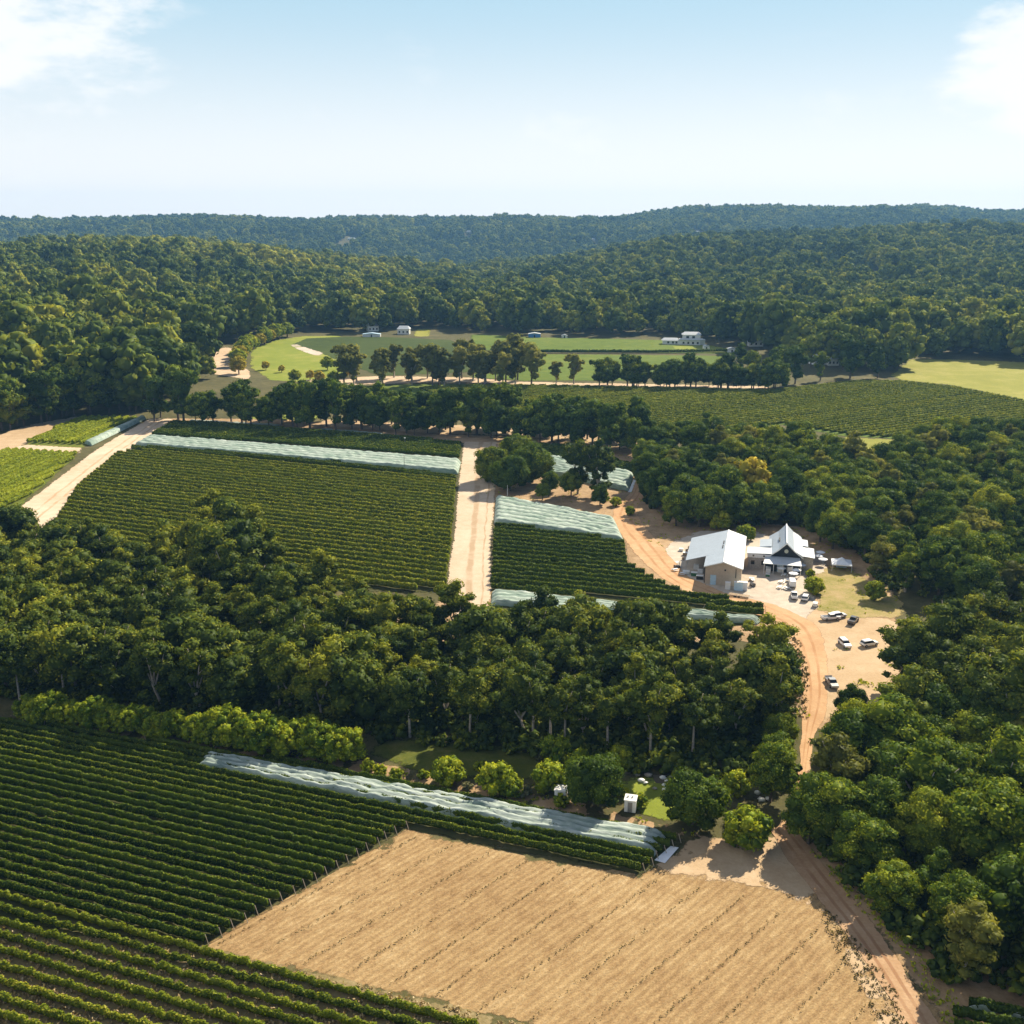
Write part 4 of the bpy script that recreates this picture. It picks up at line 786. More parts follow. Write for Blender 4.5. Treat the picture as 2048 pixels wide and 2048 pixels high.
vines([(345, 846), (420, 848), (665, 866), (924, 887), (918, 918), (877, 914), (625, 893), (400, 879), (300, 872)], [(400, 848), (924, 887)], 3.0, 'dense green vine row above the long pale net, {n} from the roadside', 'vine rows above the long pale net', dens=16, leaf=.42, w=1.8, seed=5)
vines([(988, 1052), (1113, 1068), (1250, 1088), (1256, 1132), (1300, 1158), (1352, 1184), (1526, 1218), (1531, 1238), (1312, 1206), (981, 1182)], [(985, 1185), (1522, 1240)], 4.0, 'vine row of the right middle vineyard, {n} row below its upper net', 'vine rows of the right middle vineyard', dens=38, leaf=.3, w=1.45, h=2.3, seed=6, post=True)
vines([(1003, 889), (1118, 893), (1272, 933), (1268, 948), (1213, 932), (1147, 921), (1003, 897)], [(1003, 889), (1272, 933)], 3.0, 'vine row behind the round tree cluster, {n} from the road', 'vine rows behind the round cluster', dens=18, leaf=.4, w=1.6, seed=7)
vines([(165, 837), (282, 838), (165, 889), (48, 886)], [(165, 888), (285, 839)], 3.8, 'yellow green vine row in the upper small left vineyard, {n} from the netted row', 'vine rows of the upper left vineyard', m='vinel', dens=24, leaf=.36, w=1.8, h=2.2, seed=8)
vines([(22, 902), (157, 910), (42, 1006), (-250, 1150), (-250, 965)], [(165, 888), (285, 839)], 3.8, 'light green vine row in the lower small left vineyard, {n} row from the right', 'vine rows of the lower left vineyard', m='vinel', dens=30, leaf=.32, w=1.7, h=2.2, seed=9)
vines([(830, 776), (1050, 772), (1540, 782), (1706, 763), (1801, 764), (1907, 775), (2048, 803), (2120, 818), (2120, 856), (1850, 870), (1790, 877), (1692, 870), (1560, 848), (1400, 862), (1100, 840), (900, 800)], [(1780, 868), (2048, 828)], 4.4, 'long vine row of the big far vineyard, {n} row from its upper edge', 'vine rows of the big far vineyard', m='vineb', dens=10, leaf=.5, h=1.7, w=1.9, seed=10, minlen=8)
vines([(1895, 2020), (1960, 2010), (2120, 2040), (2120, 2140), (1930, 2140)], [(1920, 2010), (2048, 2036)], 2.5, 'short vine row in the bottom right corner, {n} from the trees', 'vine rows of the bottom right corner', seed=12, dens=44)
# dark vine hedge line between the two bright far fields
b = [gp(1072, 706), gp(1300, 707), gp(1468, 704)]
for i in range(2):
    o = obj('hedge_row', row_mesh(b[i].xy, b[i + 1].xy, 3, 3, 4, .8, 'dense', 77 + i)); tag(o, ['dark hedge line between the bright far fields, left half', 'dark hedge line between the bright far fields, right half'][i], 'hedge')

# ------------------------------------------------------------------ bird nets draped over rows
def net(quad, label, m='net', rows=4., h=2.3, seed=0, skirt=True, wave=.4):
    """quad px: TL,TR,BR,BL. sheet sagging between the rows it covers, its edges pulled down"""
    TL, TR, BR, BL = [gp(*p) for p in quad]; L = max((TR - TL).length, (BR - BL).length); Wd = ((BL - TL).length + (BR - TR).length) / 2
    nu = int(L / 1.0); nv = max(6, int(Wd / .35)); rs = random.Random(seed); V = []; F = []; SG = []
    for i in range(nu + 1):
        u = i / nu; a = TL.lerp(TR, u); b = BL.lerp(BR, u); e0 = noise1(i * .14, seed + 1) * .9 + noise1(i * .6, seed) * .3; e1 = noise1(i * .14, seed + 4) * .9 + noise1(i * .6, seed + 3) * .3
        for j in range(nv + 1):
            v = j / nv; p = a.lerp(b, v); dd = (b - a).normalized(); p = p + dd * (e0 * (1 - v) + e1 * v)
            z = h + wave * (abs(math.sin(math.pi * v * rows)) - .5) * 1.6 + .42 * noise1(i * .35 + j * .11, seed + 7) + .25 * mnoise.noise(Vector((i * .7, j * .5, seed)))
            edge = min(v, 1 - v) * Wd; ue = min(u, 1 - u) * L
            k = min(1, edge / .9 + .12) * min(1, ue / 1.6 + .1)
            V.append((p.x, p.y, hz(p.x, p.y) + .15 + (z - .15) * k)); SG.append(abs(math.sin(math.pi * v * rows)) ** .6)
    for i in range(nu):
        for j in range(nv): q = i * (nv + 1) + j; F.append((q, q + 1, q + nv + 2, q + nv + 1))
    o = obj('bird_net', mesh('bird_net', V, F, M[m], {'sag': ('POINT', SG)}, smooth=True)); return tag(o, label, 'netting', 'bird nets over vine rows')
net([(410, 1512), (1338, 1674), (1308, 1716), (392, 1540)], 'crumpled white bird net over rows in the foreground vineyard', 'netw', 4, 1.7, 1, wave=.3)
net([(297, 876), (922, 925), (916, 950), (268, 893)], 'long pale net band across the large middle vineyard', 'net', 5, 2.1, 2, wave=.3)
net([(992, 996), (1229, 1042), (1248, 1084), (988, 1048)], 'pale green net on the upper rows right of the straight track', 'net', 7, 1.8, 3, wave=.3)
net([(985, 1184), (1522, 1243), (1514, 1250), (982, 1212)], 'pale net along the lowest rows above the dark wood', 'net', 4, 1.6, 4, wave=.25)
net([(1030, 1205), (1400, 1234), (1346, 1264), (1180, 1248)], 'lower overlapping part of the pale net above the dark wood', 'net', 4, 1.5, 14, wave=.25)
net([(1000, 897), (1147, 926), (1130, 935), (998, 906)], 'thin net strip behind the round tree cluster', 'net', 2, 2.1, 5)
net([(1089, 927), (1268, 950), (1256, 984), (1088, 950)], 'net sheet partly hidden by gums above the right vineyard', 'net', 6, 2.1, 6)
net([(284, 836), (293, 839), (183, 893), (168, 888)], 'rolled net tube over a single row beside the wide headland', 'net', 1, 2.0, 8, wave=.1)
net([(380, 840), (560, 850), (558, 853), (378, 843)], 'thin net strip lying along the roadside trees', 'netw', 1, .7, 9, wave=.1)
net([(640, 858), (770, 868), (768, 871), (640, 861)], 'short thin net strip under the roadside trees', 'net', 1, .7, 10, wave=.1)
net([(1930, 2016), (2120, 2052), (2118, 2060), (1928, 2022)], 'net roll over a vine row in the bottom right corner', 'net', 1, 2.05, 11, wave=.1)
# white ground cloth at the end of the foreground net
def cloth(px, label):
    P = [gp(*p) for p in px]; b = B(); b.add([(p.x, p.y, hz(p.x, p.y) + .22) for p in P] + [(p.x, p.y, hz(p.x, p.y) + .16) for p in P], [(0, 1, 2, 3), (7, 6, 5, 4), (0, 4, 5, 1), (1, 5, 6, 2), (2, 6, 7, 3), (3, 7, 4, 0)])
    tag(b.build('ground_cloth', 'cloth'), label, 'cloth')
cloth([(1341, 1694), (1357, 1697), (1330, 1728), (1309, 1722)], 'white ground cloth at the right end of the foreground net')
cloth([(1267, 960), (1272, 961), (1263, 985), (1256, 985)], 'white cloth at the end of the net hidden by gums')

# seedling rows in the bare paddock
def tufts(pts, size, m, name='tuft', seed=0):
    rs = np.random.default_rng(seed); C = []; Nn = []; S = []
    for (x, y) in pts:
        k = rs.integers(4, 9); c = np.stack([x + rs.normal(0, size * .5, k), y + rs.normal(0, size * .5, k), hz(x, y) + .06 + np.abs(rs.normal(0, size * .4, k)) + .1], 1)
        C.append(c); Nn.append(rs.normal(size=(k, 3)) + [0, 0, .6]); S.append(rs.uniform(.5, 1.1, k) * size * .7)
    C = np.concatenate(C); Nn = np.concatenate(Nn); Nn /= np.linalg.norm(Nn, axis=1)[:, None]; v, f = cards(C, Nn, np.concatenate(S), rs)
    return mesh(name, v, f, M[m], {'tint': ('FACE', rs.random(len(f)))})
M['weed'] = leaf_mat('dry_weeds', (.05, .045, .02), (.10, .085, .035), (.2, .17, .06), trans=.15, objvar=.1)
M['straw'] = leaf_mat('dry_straw', (.28, .20, .10), (.40, .30, .17), (.52, .42, .26), trans=.15, objvar=.1)
PAD = wpoly([(425, 1893), (640, 1775), (815, 1672), (1000, 1715), (1280, 1757), (1500, 1795), (1590, 1830), (1660, 1880), (1730, 1990), (1790, 2150), (1300, 2150), (1060, 2050), (700, 1952)])
p, q = gp(1312, 1762), gp(986, 2000); sdir = (q - p).xy.normalized(); snr = Vector((-sdir.y, sdir.x)); 
if snr.x < 0: snr = -snr
pr = [Vector(v).dot(snr) for v in PAD]; c = p.xy.dot(snr); sp = ((gp(1399, 1777) - gp(1228, 1746)).xy.dot(snr)) / 2; c0 = c
while c0 - sp > min(pr): c0 -= sp
k = 0
while c0 < max(pr):
    for (t0, t1) in clip_line(snr * c0, sdir, PAD):
        if abs(t1 - t0) < 5: continue
        n = int(abs(t1 - t0) / .75); pts = []; st = []
        for i in range(n):
            t = t0 + (t1 - t0) * i / n; x, y = snr * c0 + sdir * t; 
            if random.random() < .75 + .25 * math.sin(t * .3): pts.append((x + random.gauss(0, .12), y + random.gauss(0, .12)))
            st.append((x + random.gauss(0, .35), y + random.gauss(0, .35)))
        o = obj('seedling_row', tufts(pts, .19, 'weed', 'seedling_row', k)); tag(o, f'dotted line of young plants across the bare paddock, {ORD[k]} line from the left', 'seedling row', 'planted lines of the bare paddock')
        s_ = obj('straw_mulch', tufts(st[::2], .15, 'straw', 'straw_mulch', k + 50), o); s_['kind'] = 'stuff'; k += 1
    c0 += sp
# straw litter and weeds
def inside(px_poly, n, seed):
    W = wpoly(px_poly); rs = np.random.default_rng(seed); W_ = np.array(W); P = W_.min(0) + rs.random((n, 2)) * (W_.max(0) - W_.min(0)); return [tuple(p) for p in P[inpoly(P, W)]]
o = obj('weeds', tufts(inside([(1640, 1822), (1668, 1826), (1690, 1860), (1730, 1900), (1790, 1980), (1830, 2090), (1770, 2090), (1725, 1990), (1680, 1910), (1650, 1860)], 480, 4), .24, 'weed', 'weeds', 6)); o['kind'] = 'stuff'
o = obj('dry_grass', tufts(inside([(-60, 1850), (405, 1900), (1060, 2050), (1100, 2150), (-60, 2150)], 3600, 7), .36, 'straw', 'dry_grass', 8)); o['kind'] = 'stuff'
o = obj('bank_weeds', tufts(inside([(1570, 1270), (1600, 1280), (1618, 1350), (1612, 1440), (1590, 1430), (1582, 1330)], 900, 9), .4, 'weed', 'bank_weeds', 9)); o['kind'] = 'stuff'

gr = [p for p in inside([(905, 990), (1010, 985), (1150, 880), (1300, 905), (1440, 1010), (1640, 1060), (1720, 1100), (1800, 1200), (1800, 1240), (1640, 1215), (1650, 1120), (1400, 1060), (1330, 1105), (1290, 1080), (1200, 1010), (1120, 1008)], 5000, 12) if mnoise.noise(Vector((p[0] / 9, p[1] / 9, 3))) > .05]
gr += [p for p in inside([(1570, 1245), (1600, 1255), (1640, 1300), (1800, 1290), (1800, 1440), (1620, 1440), (1590, 1440)], 1500, 13) if mnoise.noise(Vector((p[0] / 7, p[1] / 7, 9))) > .22]
gr += [p for p in inside([(560, 1500), (740, 1520), (1000, 1575), (1400, 1665), (1370, 1690), (1200, 1650), (640, 1536)], 2600, 14) if mnoise.noise(Vector((p[0] / 5, p[1] / 5, 5))) > .1]
gr += inside([(1600, 1680), (1690, 1790), (1800, 1900), (1860, 2000), (1930, 2120), (2000, 2120), (1880, 1950), (1700, 1770)], 700, 15)
o = obj('roadside_grass', tufts(gr, .4, 'vinel', 'roadside_grass', 10)); o['kind'] = 'stuff'

# ------------------------------------------------------------------ buildings
YAW = R(-14)
def shed():
    p = gp(1409, 1168); r = empty('farm_shed', p, YAW, 'long pale roofed farm shed with beige gable wall and open side bay', 'shed')
    W, Ln, E, Rg = 10.6, 33., 5.7, 7.4; X = 5.3
    b = B(); b.prism([(0, 0), (W, 0), (W, E), (X, Rg - .12), (0, E)], 0, Ln); b.build('wall', 'beige', r)
    ov = .45; t = .14
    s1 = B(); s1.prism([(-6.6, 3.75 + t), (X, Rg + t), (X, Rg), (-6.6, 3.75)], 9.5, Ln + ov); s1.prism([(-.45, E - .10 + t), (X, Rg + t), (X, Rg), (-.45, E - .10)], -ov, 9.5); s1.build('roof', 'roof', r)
    s2 = B(); s2.prism([(X, Rg + t), (W + ov, E - .12 + t), (W + ov, E - .12), (X, Rg)], -ov, Ln + ov); s2.build('roof', 'roofw', r)  # right slope: sunlit side painted in with the brighter metal
    B().box(X - .25, X + .25, -ov, Ln + ov, Rg + t, Rg + t + .1).build('ridge_cap', 'white', r)
    B().prism([(-.45, E - .25), (X, Rg - .14), (W + ov, E - .27), (W + ov, E - .02), (X, Rg + .1), (-.45, E)], -ov - .08, -ov - .005).build('fascia', 'white', r)
    B().box(-.3, -.02, 1, Ln, 0, 5.2).build('bay_back_wall', 'darkwall', r)
    B().box(-6.5, -.3, Ln - .3, Ln, 0, 3.6).build('bay_end_wall', 'darkwall', r)
    for y in (9.9, 17, 24, 31): B().box(-6.5, -6.3, y, y + .2, 0, 3.7).build('post', 'steel', r)
    d = B().box(1.6, 3.3, -.12, 0, 0, 3.1).build('door', 'ltblue', r); B().box(3.0, 3.12, -.2, -.12, 1, 1.2).build('handle', 'steel', d)
    B().box(8.9, 9.1, -.1, 0, 2.6, 5.4).build('downpipe', 'darkwall', r)
    B().box(5.6, 6.1, -.1, 0, 4.6, 5.1).build('vent', 'darkwall', r)
    for y, x in ((14, 4.6), (18.5, 4.7)): B().box(x - .5, x - .15, y, y + 3.2, 7.15, 7.42).build('roof_vent', 'darkwall', r)
    return r
shed()
def house():
    p = gp(1493, 1137); r = empty('farmhouse', p, YAW, 'farmhouse with steep pale metal roof, dark gable and front verandah', 'house')
    t = .14
    # left wing
    B().box(0.3, 7.2, .6, 12, 0, 3.7).build('wall', 'stone', r)
    B().box(0, 7.2, .3, .59, 3.7, 4.9).build('parapet', 'white', r)
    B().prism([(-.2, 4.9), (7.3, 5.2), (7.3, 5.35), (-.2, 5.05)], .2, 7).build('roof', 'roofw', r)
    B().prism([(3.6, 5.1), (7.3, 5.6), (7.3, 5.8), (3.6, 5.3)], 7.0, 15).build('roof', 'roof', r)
    B().box(3.8, 7.2, 12, 15, 0, 5.0).build('wall', 'stone', r)
    for x in (1.2, 4.4): B().box(x, x + 1.1, .5, .6, 1.4, 2.7).build('window', 'glass', r)
    for x in (1.6, 4.8): B().box(x, x + .5, .22, .3, 4.1, 4.6).build('window', 'glass', r)
    # main block
    B().prism([(7.2, 0), (16.2, 0), (16.2, 4.75), (14.0, 6.3), (11.7, 8.75), (9.4, 6.2), (7.2, 4.75)], 1.0, 21).build('wall', 'darkwall', r)
    X = 11.7; Rg = 9.0
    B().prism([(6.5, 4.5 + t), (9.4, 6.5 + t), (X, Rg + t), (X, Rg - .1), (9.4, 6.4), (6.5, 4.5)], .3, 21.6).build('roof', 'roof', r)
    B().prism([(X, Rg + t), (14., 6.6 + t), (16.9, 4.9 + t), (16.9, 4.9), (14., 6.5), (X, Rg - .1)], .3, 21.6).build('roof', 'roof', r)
    B().box(X - .18, X + .18, .3, 21.6, Rg + .1, Rg + .28).build('ridge_cap', 'white', r)
    for s in (-1, 1): B().add([(X, .22, Rg + .2), (X + s * 2.6, .22, 6.62), (X + s * 5.2, .22, 4.6), (X + s * 5.2, .22, 4.25), (X + s * 2.6, .22, 6.25), (X, .22, Rg - .25), (X, .29, Rg + .2), (X + s * 2.6, .29, 6.62), (X + s * 5.2, .29, 4.6), (X + s * 5.2, .29, 4.25), (X + s * 2.6, .29, 6.25), (X, .29, Rg - .25)], [(0, 1, 4, 5), (1, 2, 3, 4), (6, 11, 10, 7), (7, 10, 9, 8), (0, 6, 7, 1), (1, 7, 8, 2), (5, 4, 10, 11), (4, 3, 9, 10)]).build('bargeboard', 'white', r)
    B().tube([(X, .75, 6.3), (X, .99, 6.3)], [.62, .62], 20).build('round_window', 'round', r)
    # right wing roofs
    B().prism([(16.9, 4.75), (20.4, 4.35), (20.4, 4.2), (16.9, 4.6)], 2, 12).build('roof', 'roofw', r)
    B().box(16.3, 20.0, 2.6, 11.6, 0, 4.2).build('wall', 'stone', r)
    B().prism([(13.6, 5.4), (18.6, 4.9), (18.6, 4.78), (13.6, 5.25)], 12.0, 19).build('roof', 'roof', r)
    B().box(9.4, 9.9, 9.0, 12.5, 6.75, 7.15).build('roof_vent', 'darkwall', r)
    # verandah
    v = B(); v.add([(4.9, -4.2, 3.4), (16.4, -4.2, 3.4), (15.9, .9, 4.3), (5.6, .9, 4.3), (4.9, -4.2, 3.52), (16.4, -4.2, 3.52), (15.9, .9, 4.42), (5.6, .9, 4.42)], [(0, 1, 2, 3), (4, 7, 6, 5), (0, 4, 5, 1), (1, 5, 6, 2), (3, 2, 6, 7), (0, 3, 7, 4)]); v.build('verandah_roof', 'roofw', r)
    for x in (5.2, 8.0, 10.8, 13.5, 16.1): B().box(x, x + .16, -4.0, -3.84, 0, 3.4).build('post', 'white', r)
    d = B().box(9.2, 10.9, -1.12, -1.0, 0, 2.5).build('door', 'ltblue', r)
    B().box(5.6, 16.2, -1.0, 1.0, 0, 3.5).build('wall', 'darkwall', r)
    return r
house()
def far_house(px, w, k, lab):
    p = gp(*px); r = empty('hill_house', p, random.uniform(-.4, .4), lab, 'house', 'houses among the trees')
    B().box(-w / 2, w / 2, -4, 4, 0, 5).build('wall', 'white', r)
    B().prism([(-w / 2 - .6, 4.9), (w / 2 + .6, 4.9), (w / 2 - 1.5, 7.6), (-w / 2 + 1.5, 7.6)], -5, 5, [0, 0, 4.6, 4.6]).build('roof', 'roofw', r)
    for i in range(3): B().box(-w / 2 + w * (i + .5) / 3 - .7, -w / 2 + w * (i + .5) / 3 + .7, -4.08, -4.0, 1.4, 3.2).build('window', 'glass', r)
def place_far_houses():
    labs = ['', 'pale roofed house in the blue forest above the left hill', 'white house on the far ridge near its middle', 'white roofed house just right of the far ridge house', 'small white roof on the right hill edge', 'wide pale roof below the highest far hill', 'white roofed house in the trees of the right hill', 'right hand white roof of the right hill houses', 'lowest white roof of the right hill houses', 'pale building between trees of the left hill', 'tiny white building in the valley trees']
    for (h, l) in list(zip(HOUSES, labs))[1:]: far_house(h[0], h[1] * .8, h[2], l)
    for px, w, l in (((808, 668), 11, 'house with white roof behind the far dark vineyard'), ((745, 662), 10, 'grey roofed house left of the white roofed one'), ((1510, 692), 12, 'pale roof among trees right of the white homestead'), ((1636, 728), 11, 'white roof among the big trees left of the pasture'), ((1664, 730), 8, 'small roof just right of the white roof by the big trees'), ((3, 712), 8, 'pale roof at the left edge in the trees')):
        far_house(px, w, 0, l)
place_far_houses()
def white_house():
    p = gp(1372, 690); r = empty('white_homestead', p, R(-8), 'large white two level homestead at the far end of the bright fields', 'house')
    B().box(-6, 12, 0, 12, 0, 4.4).build('wall', 'white', r); B().box(-3, 12, 3, 12, 4.4, 8.4).build('wall', 'white', r); B().box(-20, -6, 2, 10, 0, 3.4).build('wall', 'white', r)
    B().prism([(-4, 8.4), (13, 8.4), (10.5, 10.4), (-1.5, 10.4)], 2.4, 12.6, [0, 0, 4, 4]).build('roof', 'roofw', r)
    B().prism([(-21, 3.4), (-5.9, 3.4), (-7.5, 5.2), (-19, 5.2)], 1.4, 10.6, [0, 0, 3.4, 3.4]).build('roof', 'roofw', r)
    B().prism([(-6.4, 4.4), (16.4, 4.4), (14, 5.6), (-5, 5.6)], -1.4, 3.0, [0, 0, 1.4, 1.4]).build('roof', 'roofw', r)
    B().box(12, 16, 2, 10, 0, 4.3).build('wall', 'white', r)
    for x in (-16, -12, -9, -3, 1, 5, 9): B().box(x, x + 1.7, (1.9 if x < -6 else -.1), (2.0 if x < -6 else 0), .9, 2.7).build('window', 'glass', r)
    for x in (0, 5): B().box(x, x + 2.4, 2.9, 3.0, 5.4, 7.4).build('window', 'glass', r)
white_house()
def low_shed(px, w, d, h, lab, m='roofw', wall='white', yaw=0.):
    p = gp(*px); r = empty('outbuilding', p, yaw, lab, 'shed'); B().box(-w / 2, w / 2, 0, d, 0, h).build('wall', wall, r)
    B().prism([(-w / 2 - .3, h), (w / 2 + .3, h), (0, h + 1.1)], -.3, d + .3).build('roof', m, r); B().box(-.6, .6, -.06, 0, 0, min(2.1, h - .2)).build('door', 'glass', r)
low_shed((1069, 675), 11, 6, 3.2, 'white and blue shed at the top of the far bright field', wall='blue')
low_shed((743, 674), 16, 5, 2.6, 'long pale blue shed above the far dark vineyard', m='ltblue', wall='white')
low_shed((1464, 705), 7, 5, 3, 'small white shed at the right corner of the bright field')
low_shed((1413, 699), 5, 4, 2.6, 'tiny white hut below the white homestead')
low_shed((1125 + 4, 676), 5, 4, 2.2, 'tiny white hut right of the blue shed')

# ------------------------------------------------------------------ vehicles
def wheel_mesh():
    b = B(); b.tube([(0, -.12, 0), (0, .12, 0)], [.36, .36], 14); return mesh('wheel', b.V, b.F, M['tyre'])
WHEEL = wheel_mesh()
def rim_mesh():
    b = B(); b.tube([(0, -.14, 0), (0, .14, 0)], [.2, .2], 10); return mesh('rim', b.V, b.F, M['steel'])
RIM = rim_mesh()
def vehicle(kind, px, yaw, paint, label, group='parked vehicles', sc=1.):
    p = gp(*px); p.z = hz(p.x, p.y) + .14; r = empty({'ute': 'parked_ute', 'suv': 'parked_car', 'van': 'parked_van'}[kind], p, yaw, label, {'ute': 'pickup', 'suv': 'car', 'van': 'van'}[kind], group, sc)
    if kind == 'ute':
        b = B().prism([(-2.6, .45), (2.55, .45), (2.6, .95), (1.35, 1.12), (-2.6, 1.10)], -.92, .92, [.05, .05, .1, .03, .03]); b.build('body', paint, r)
        B().prism([(-.55, 1.1), (1.30, 1.12), (.72, 1.62), (-.45, 1.62)], -.84, .84, [0, 0, .12, .12]).build('window', 'glass', r)
        B().box(-.50, .75, -.73, .73, 1.60, 1.74).build('roof', paint, r)
        B().box(-2.45, -.72, -.78, .78, 1.085, 1.12).build('tray', 'cardark', r)
        B().prism([(-2.58, 1.1), (-2.5, 1.1), (-2.5, 1.28), (-2.58, 1.28)], -.9, .9).build('tailgate', paint, r)
    elif kind == 'suv':
        B().prism([(-2.3, .4), (2.25, .4), (2.3, .85), (1.2, 1.05), (-2.3, 1.08)], -.92, .92, [.05, .05, .1, .03, .03]).build('body', paint, r)
        B().prism([(-2.22, 1.07), (1.15, 1.04), (.5, 1.56), (-1.95, 1.58)], -.86, .86, [0, 0, .14, .14]).build('window', 'glass', r)
        B().prism([(-2.0, 1.56), (.55, 1.54), (.35, 1.68), (-1.8, 1.70)], -.76, .76, [0, 0, .08, .08]).build('roof', paint, r)
    else:
        B().prism([(-2.6, .4), (2.5, .4), (2.55, 1.0), (1.9, 1.25), (1.3, 2.1), (-2.6, 2.15)], -.95, .95, [.03, .03, .06, .08, .12, .12]).build('body', paint, r)
        B().prism([(1.36, 1.96), (1.86, 1.27), (1.94, 1.30), (1.46, 2.0)], -.8, .8).build('window', 'glass', r)
    for s in (-1, 1):
        B().box(2.2, 2.32, s * .72 - .15, s * .72 + .15, .66, .82).build('headlight', 'white', r)
        for x in (-1.55, 1.55): w = obj('wheel', WHEEL, r, (x, s * .86, .36)); obj('rim', RIM, w)
    B().box(-2.64 if kind != 'suv' else -2.36, -2.5 if kind != 'suv' else -2.22, -.85, .85, .42, .6).build('bumper', 'tyre', r)
    return r
vehicle('ute', (1588, 1196), R(78), 'carwhite', 'white pickup parked left of the silver grey wagon by the round shrub')
vehicle('suv', (1611, 1200), R(65), 'carwhite', 'white wagon parked closest to the round dark shrub')
vehicle('van', (1584, 1172), R(80), 'carwhite', 'white van parked behind the white pickup at the yard edge')
vehicle('ute', (1661, 1240), R(10), 'carwhite', 'left of two overlapping white vehicles at the lawn corner')
vehicle('suv', (1676, 1236), R(22), 'carwhite', 'right of two overlapping white vehicles at the lawn corner')
vehicle('ute', (1706, 1246), R(55), 'cardark', 'dark grey pickup parked right of the two white vehicles')
vehicle('suv', (1689, 1292), R(-82), 'carwhite', 'white car alone in the middle of the sandy car park')
vehicle('suv', (1738, 1292), R(20), 'carwhite', 'white car half hidden under trees right of the car park')
vehicle('ute', (1663, 1371), R(-88), 'carsilver', 'silver pickup at the lower end of the car park')
vehicle('van', (1577, 1143), R(85), 'carwhite', 'white van in front of the farmhouse verandah')
vehicle('suv', (1590, 1141), R(85), 'blue', 'blue car right of the van at the verandah')
vehicle('suv', (456, 726), R(10), 'carwhite', 'car in the far left sandy clearing')

# ------------------------------------------------------------------ farm objects
def tank_box(px, lab):
    p = gp(*px); r = empty('water_cabin', p, R(-14), lab, 'cabin', 'white cabins by the headland')
    B().box(-1.05, 1.05, -1.05, 1.05, .15, 2.5).build('wall', 'white', r); B().box(-1.15, 1.15, -1.15, 1.15, 2.5, 2.62).build('roof', 'white', r)
    for x in (-.5, .3): B().tube([(x, .2, 2.62), (x, .2, 2.95)], [.16, .2], 8).build('vent', 'white', r)
    B().box(-.42, .42, -1.1, -1.05, .2, 2.2).build('door', 'steel', r); B().box(-1.0, 1.0, -1.0, 1.0, 0, .15).build('base', 'tyre', r)
tank_box((1122, 1600), 'white cabin behind a dark bush on the headland, the left of two'); tank_box((1261, 1620), 'white cabin on open grass on the headland, the right of two')
def marquee():
    p = gp(1682, 1138); r = empty('marquee', p, R(-14), 'pale pointed canopy tent at the forest edge right of the house', 'tent')
    V = [(-3, -3, 2.3), (3, -3, 2.3), (3, 3, 2.3), (-3, 3, 2.3), (0, 0, 3.9), (-1.2, -1.2, 2.95), (1.2, -1.2, 2.95), (1.2, 1.2, 2.95), (-1.2, 1.2, 2.95)]; F = []
    for i in range(4): j = (i + 1) % 4; F += [(i, j, 5 + j, 5 + i), (5 + i, 5 + j, 4)]
    B().add(V, F).build('canopy', 'cloth', r)
    for k in range(4): a, b = V[k], V[(k + 1) % 4]; B().add([a, b, (b[0], b[1], 2.0), (a[0], a[1], 2.0)], [(0, 1, 2, 3)]).build('valance', 'cloth', r)
    for x in (-2.9, 2.9):
        for y in (-2.9, 2.9): B().tube([(x, y, 0), (x, y, 2.3)], [.06, .06], 6).build('pole', 'white', r)
    B().box(-1.6, 1.6, -.6, .6, .7, .8).build('table', 'ltblue', r)
marquee()
def umbrella(px, lab, sc=1.):
    p = gp(*px); r = empty('umbrella', p, random.random(), lab, 'umbrella', 'white garden umbrellas', sc); b = B(); n = 8
    V = [(0, 0, 2.7)] + [(1.5 * math.cos(i * 2 * math.pi / n), 1.5 * math.sin(i * 2 * math.pi / n), 2.15) for i in range(n)]; b.add(V, [(0, i + 1, (i + 1) % n + 1) for i in range(n)]); b.build('canopy', 'cloth', r)
    B().tube([(0, 0, 0), (0, 0, 2.75)], [.04, .04], 6).build('pole', 'steel', r); B().tube([(0, 0, 0), (0, 0, .1)], [.3, .25], 10).build('base', 'steel', r)
for px, l in (((1586, 1160), 'white umbrella nearest the van in the yard'), ((1592, 1153), 'white umbrella between van and verandah'), ((1602, 1143), 'white umbrella beside the blue car'), ((1562, 1149), 'white umbrella in front of the verandah door'), ((1636, 1124), 'white umbrella on the side terrace of the house'), ((1645, 1131), 'front white umbrella on the side terrace'), ((1640, 1117), 'rear white umbrella on the side terrace')): umbrella(px, l)
def table(px, yaw, lab):
    p = gp(*px); r = empty('picnic_table', p, yaw, lab, 'table', 'picnic tables in the yard'); B().box(-.95, .95, -.4, .4, .7, .76).build('tabletop', 'white', r)
    for s in (-1, 1): B().box(-.95, .95, s * .8 - .15, s * .8 + .15, .42, .47).build('bench', 'white', r)
    for x in (-.6, .6):
        b = B(); b.tube([(x, -.75, 0), (x, -.3, .7)], [.04, .04], 5); b.build('leg', 'steel', r); b = B(); b.tube([(x, .75, 0), (x, .3, .7)], [.04, .04], 5); b.build('leg', 'steel', r)
for px, l in (((1563, 1166), 'picnic table in the open yard, left one'), ((1575, 1163), 'picnic table in the open yard, middle one'), ((1560, 1177), 'picnic table closest to the white pickup'), ((1573, 1179), 'picnic table just left of the white pickup'), ((1569, 1153), 'picnic table near the verandah'), ((1350, 1142), 'white table left of the shed bay'), ((1366, 1150), 'white table in front of the shed bay')): table(px, random.uniform(0, 3), l)
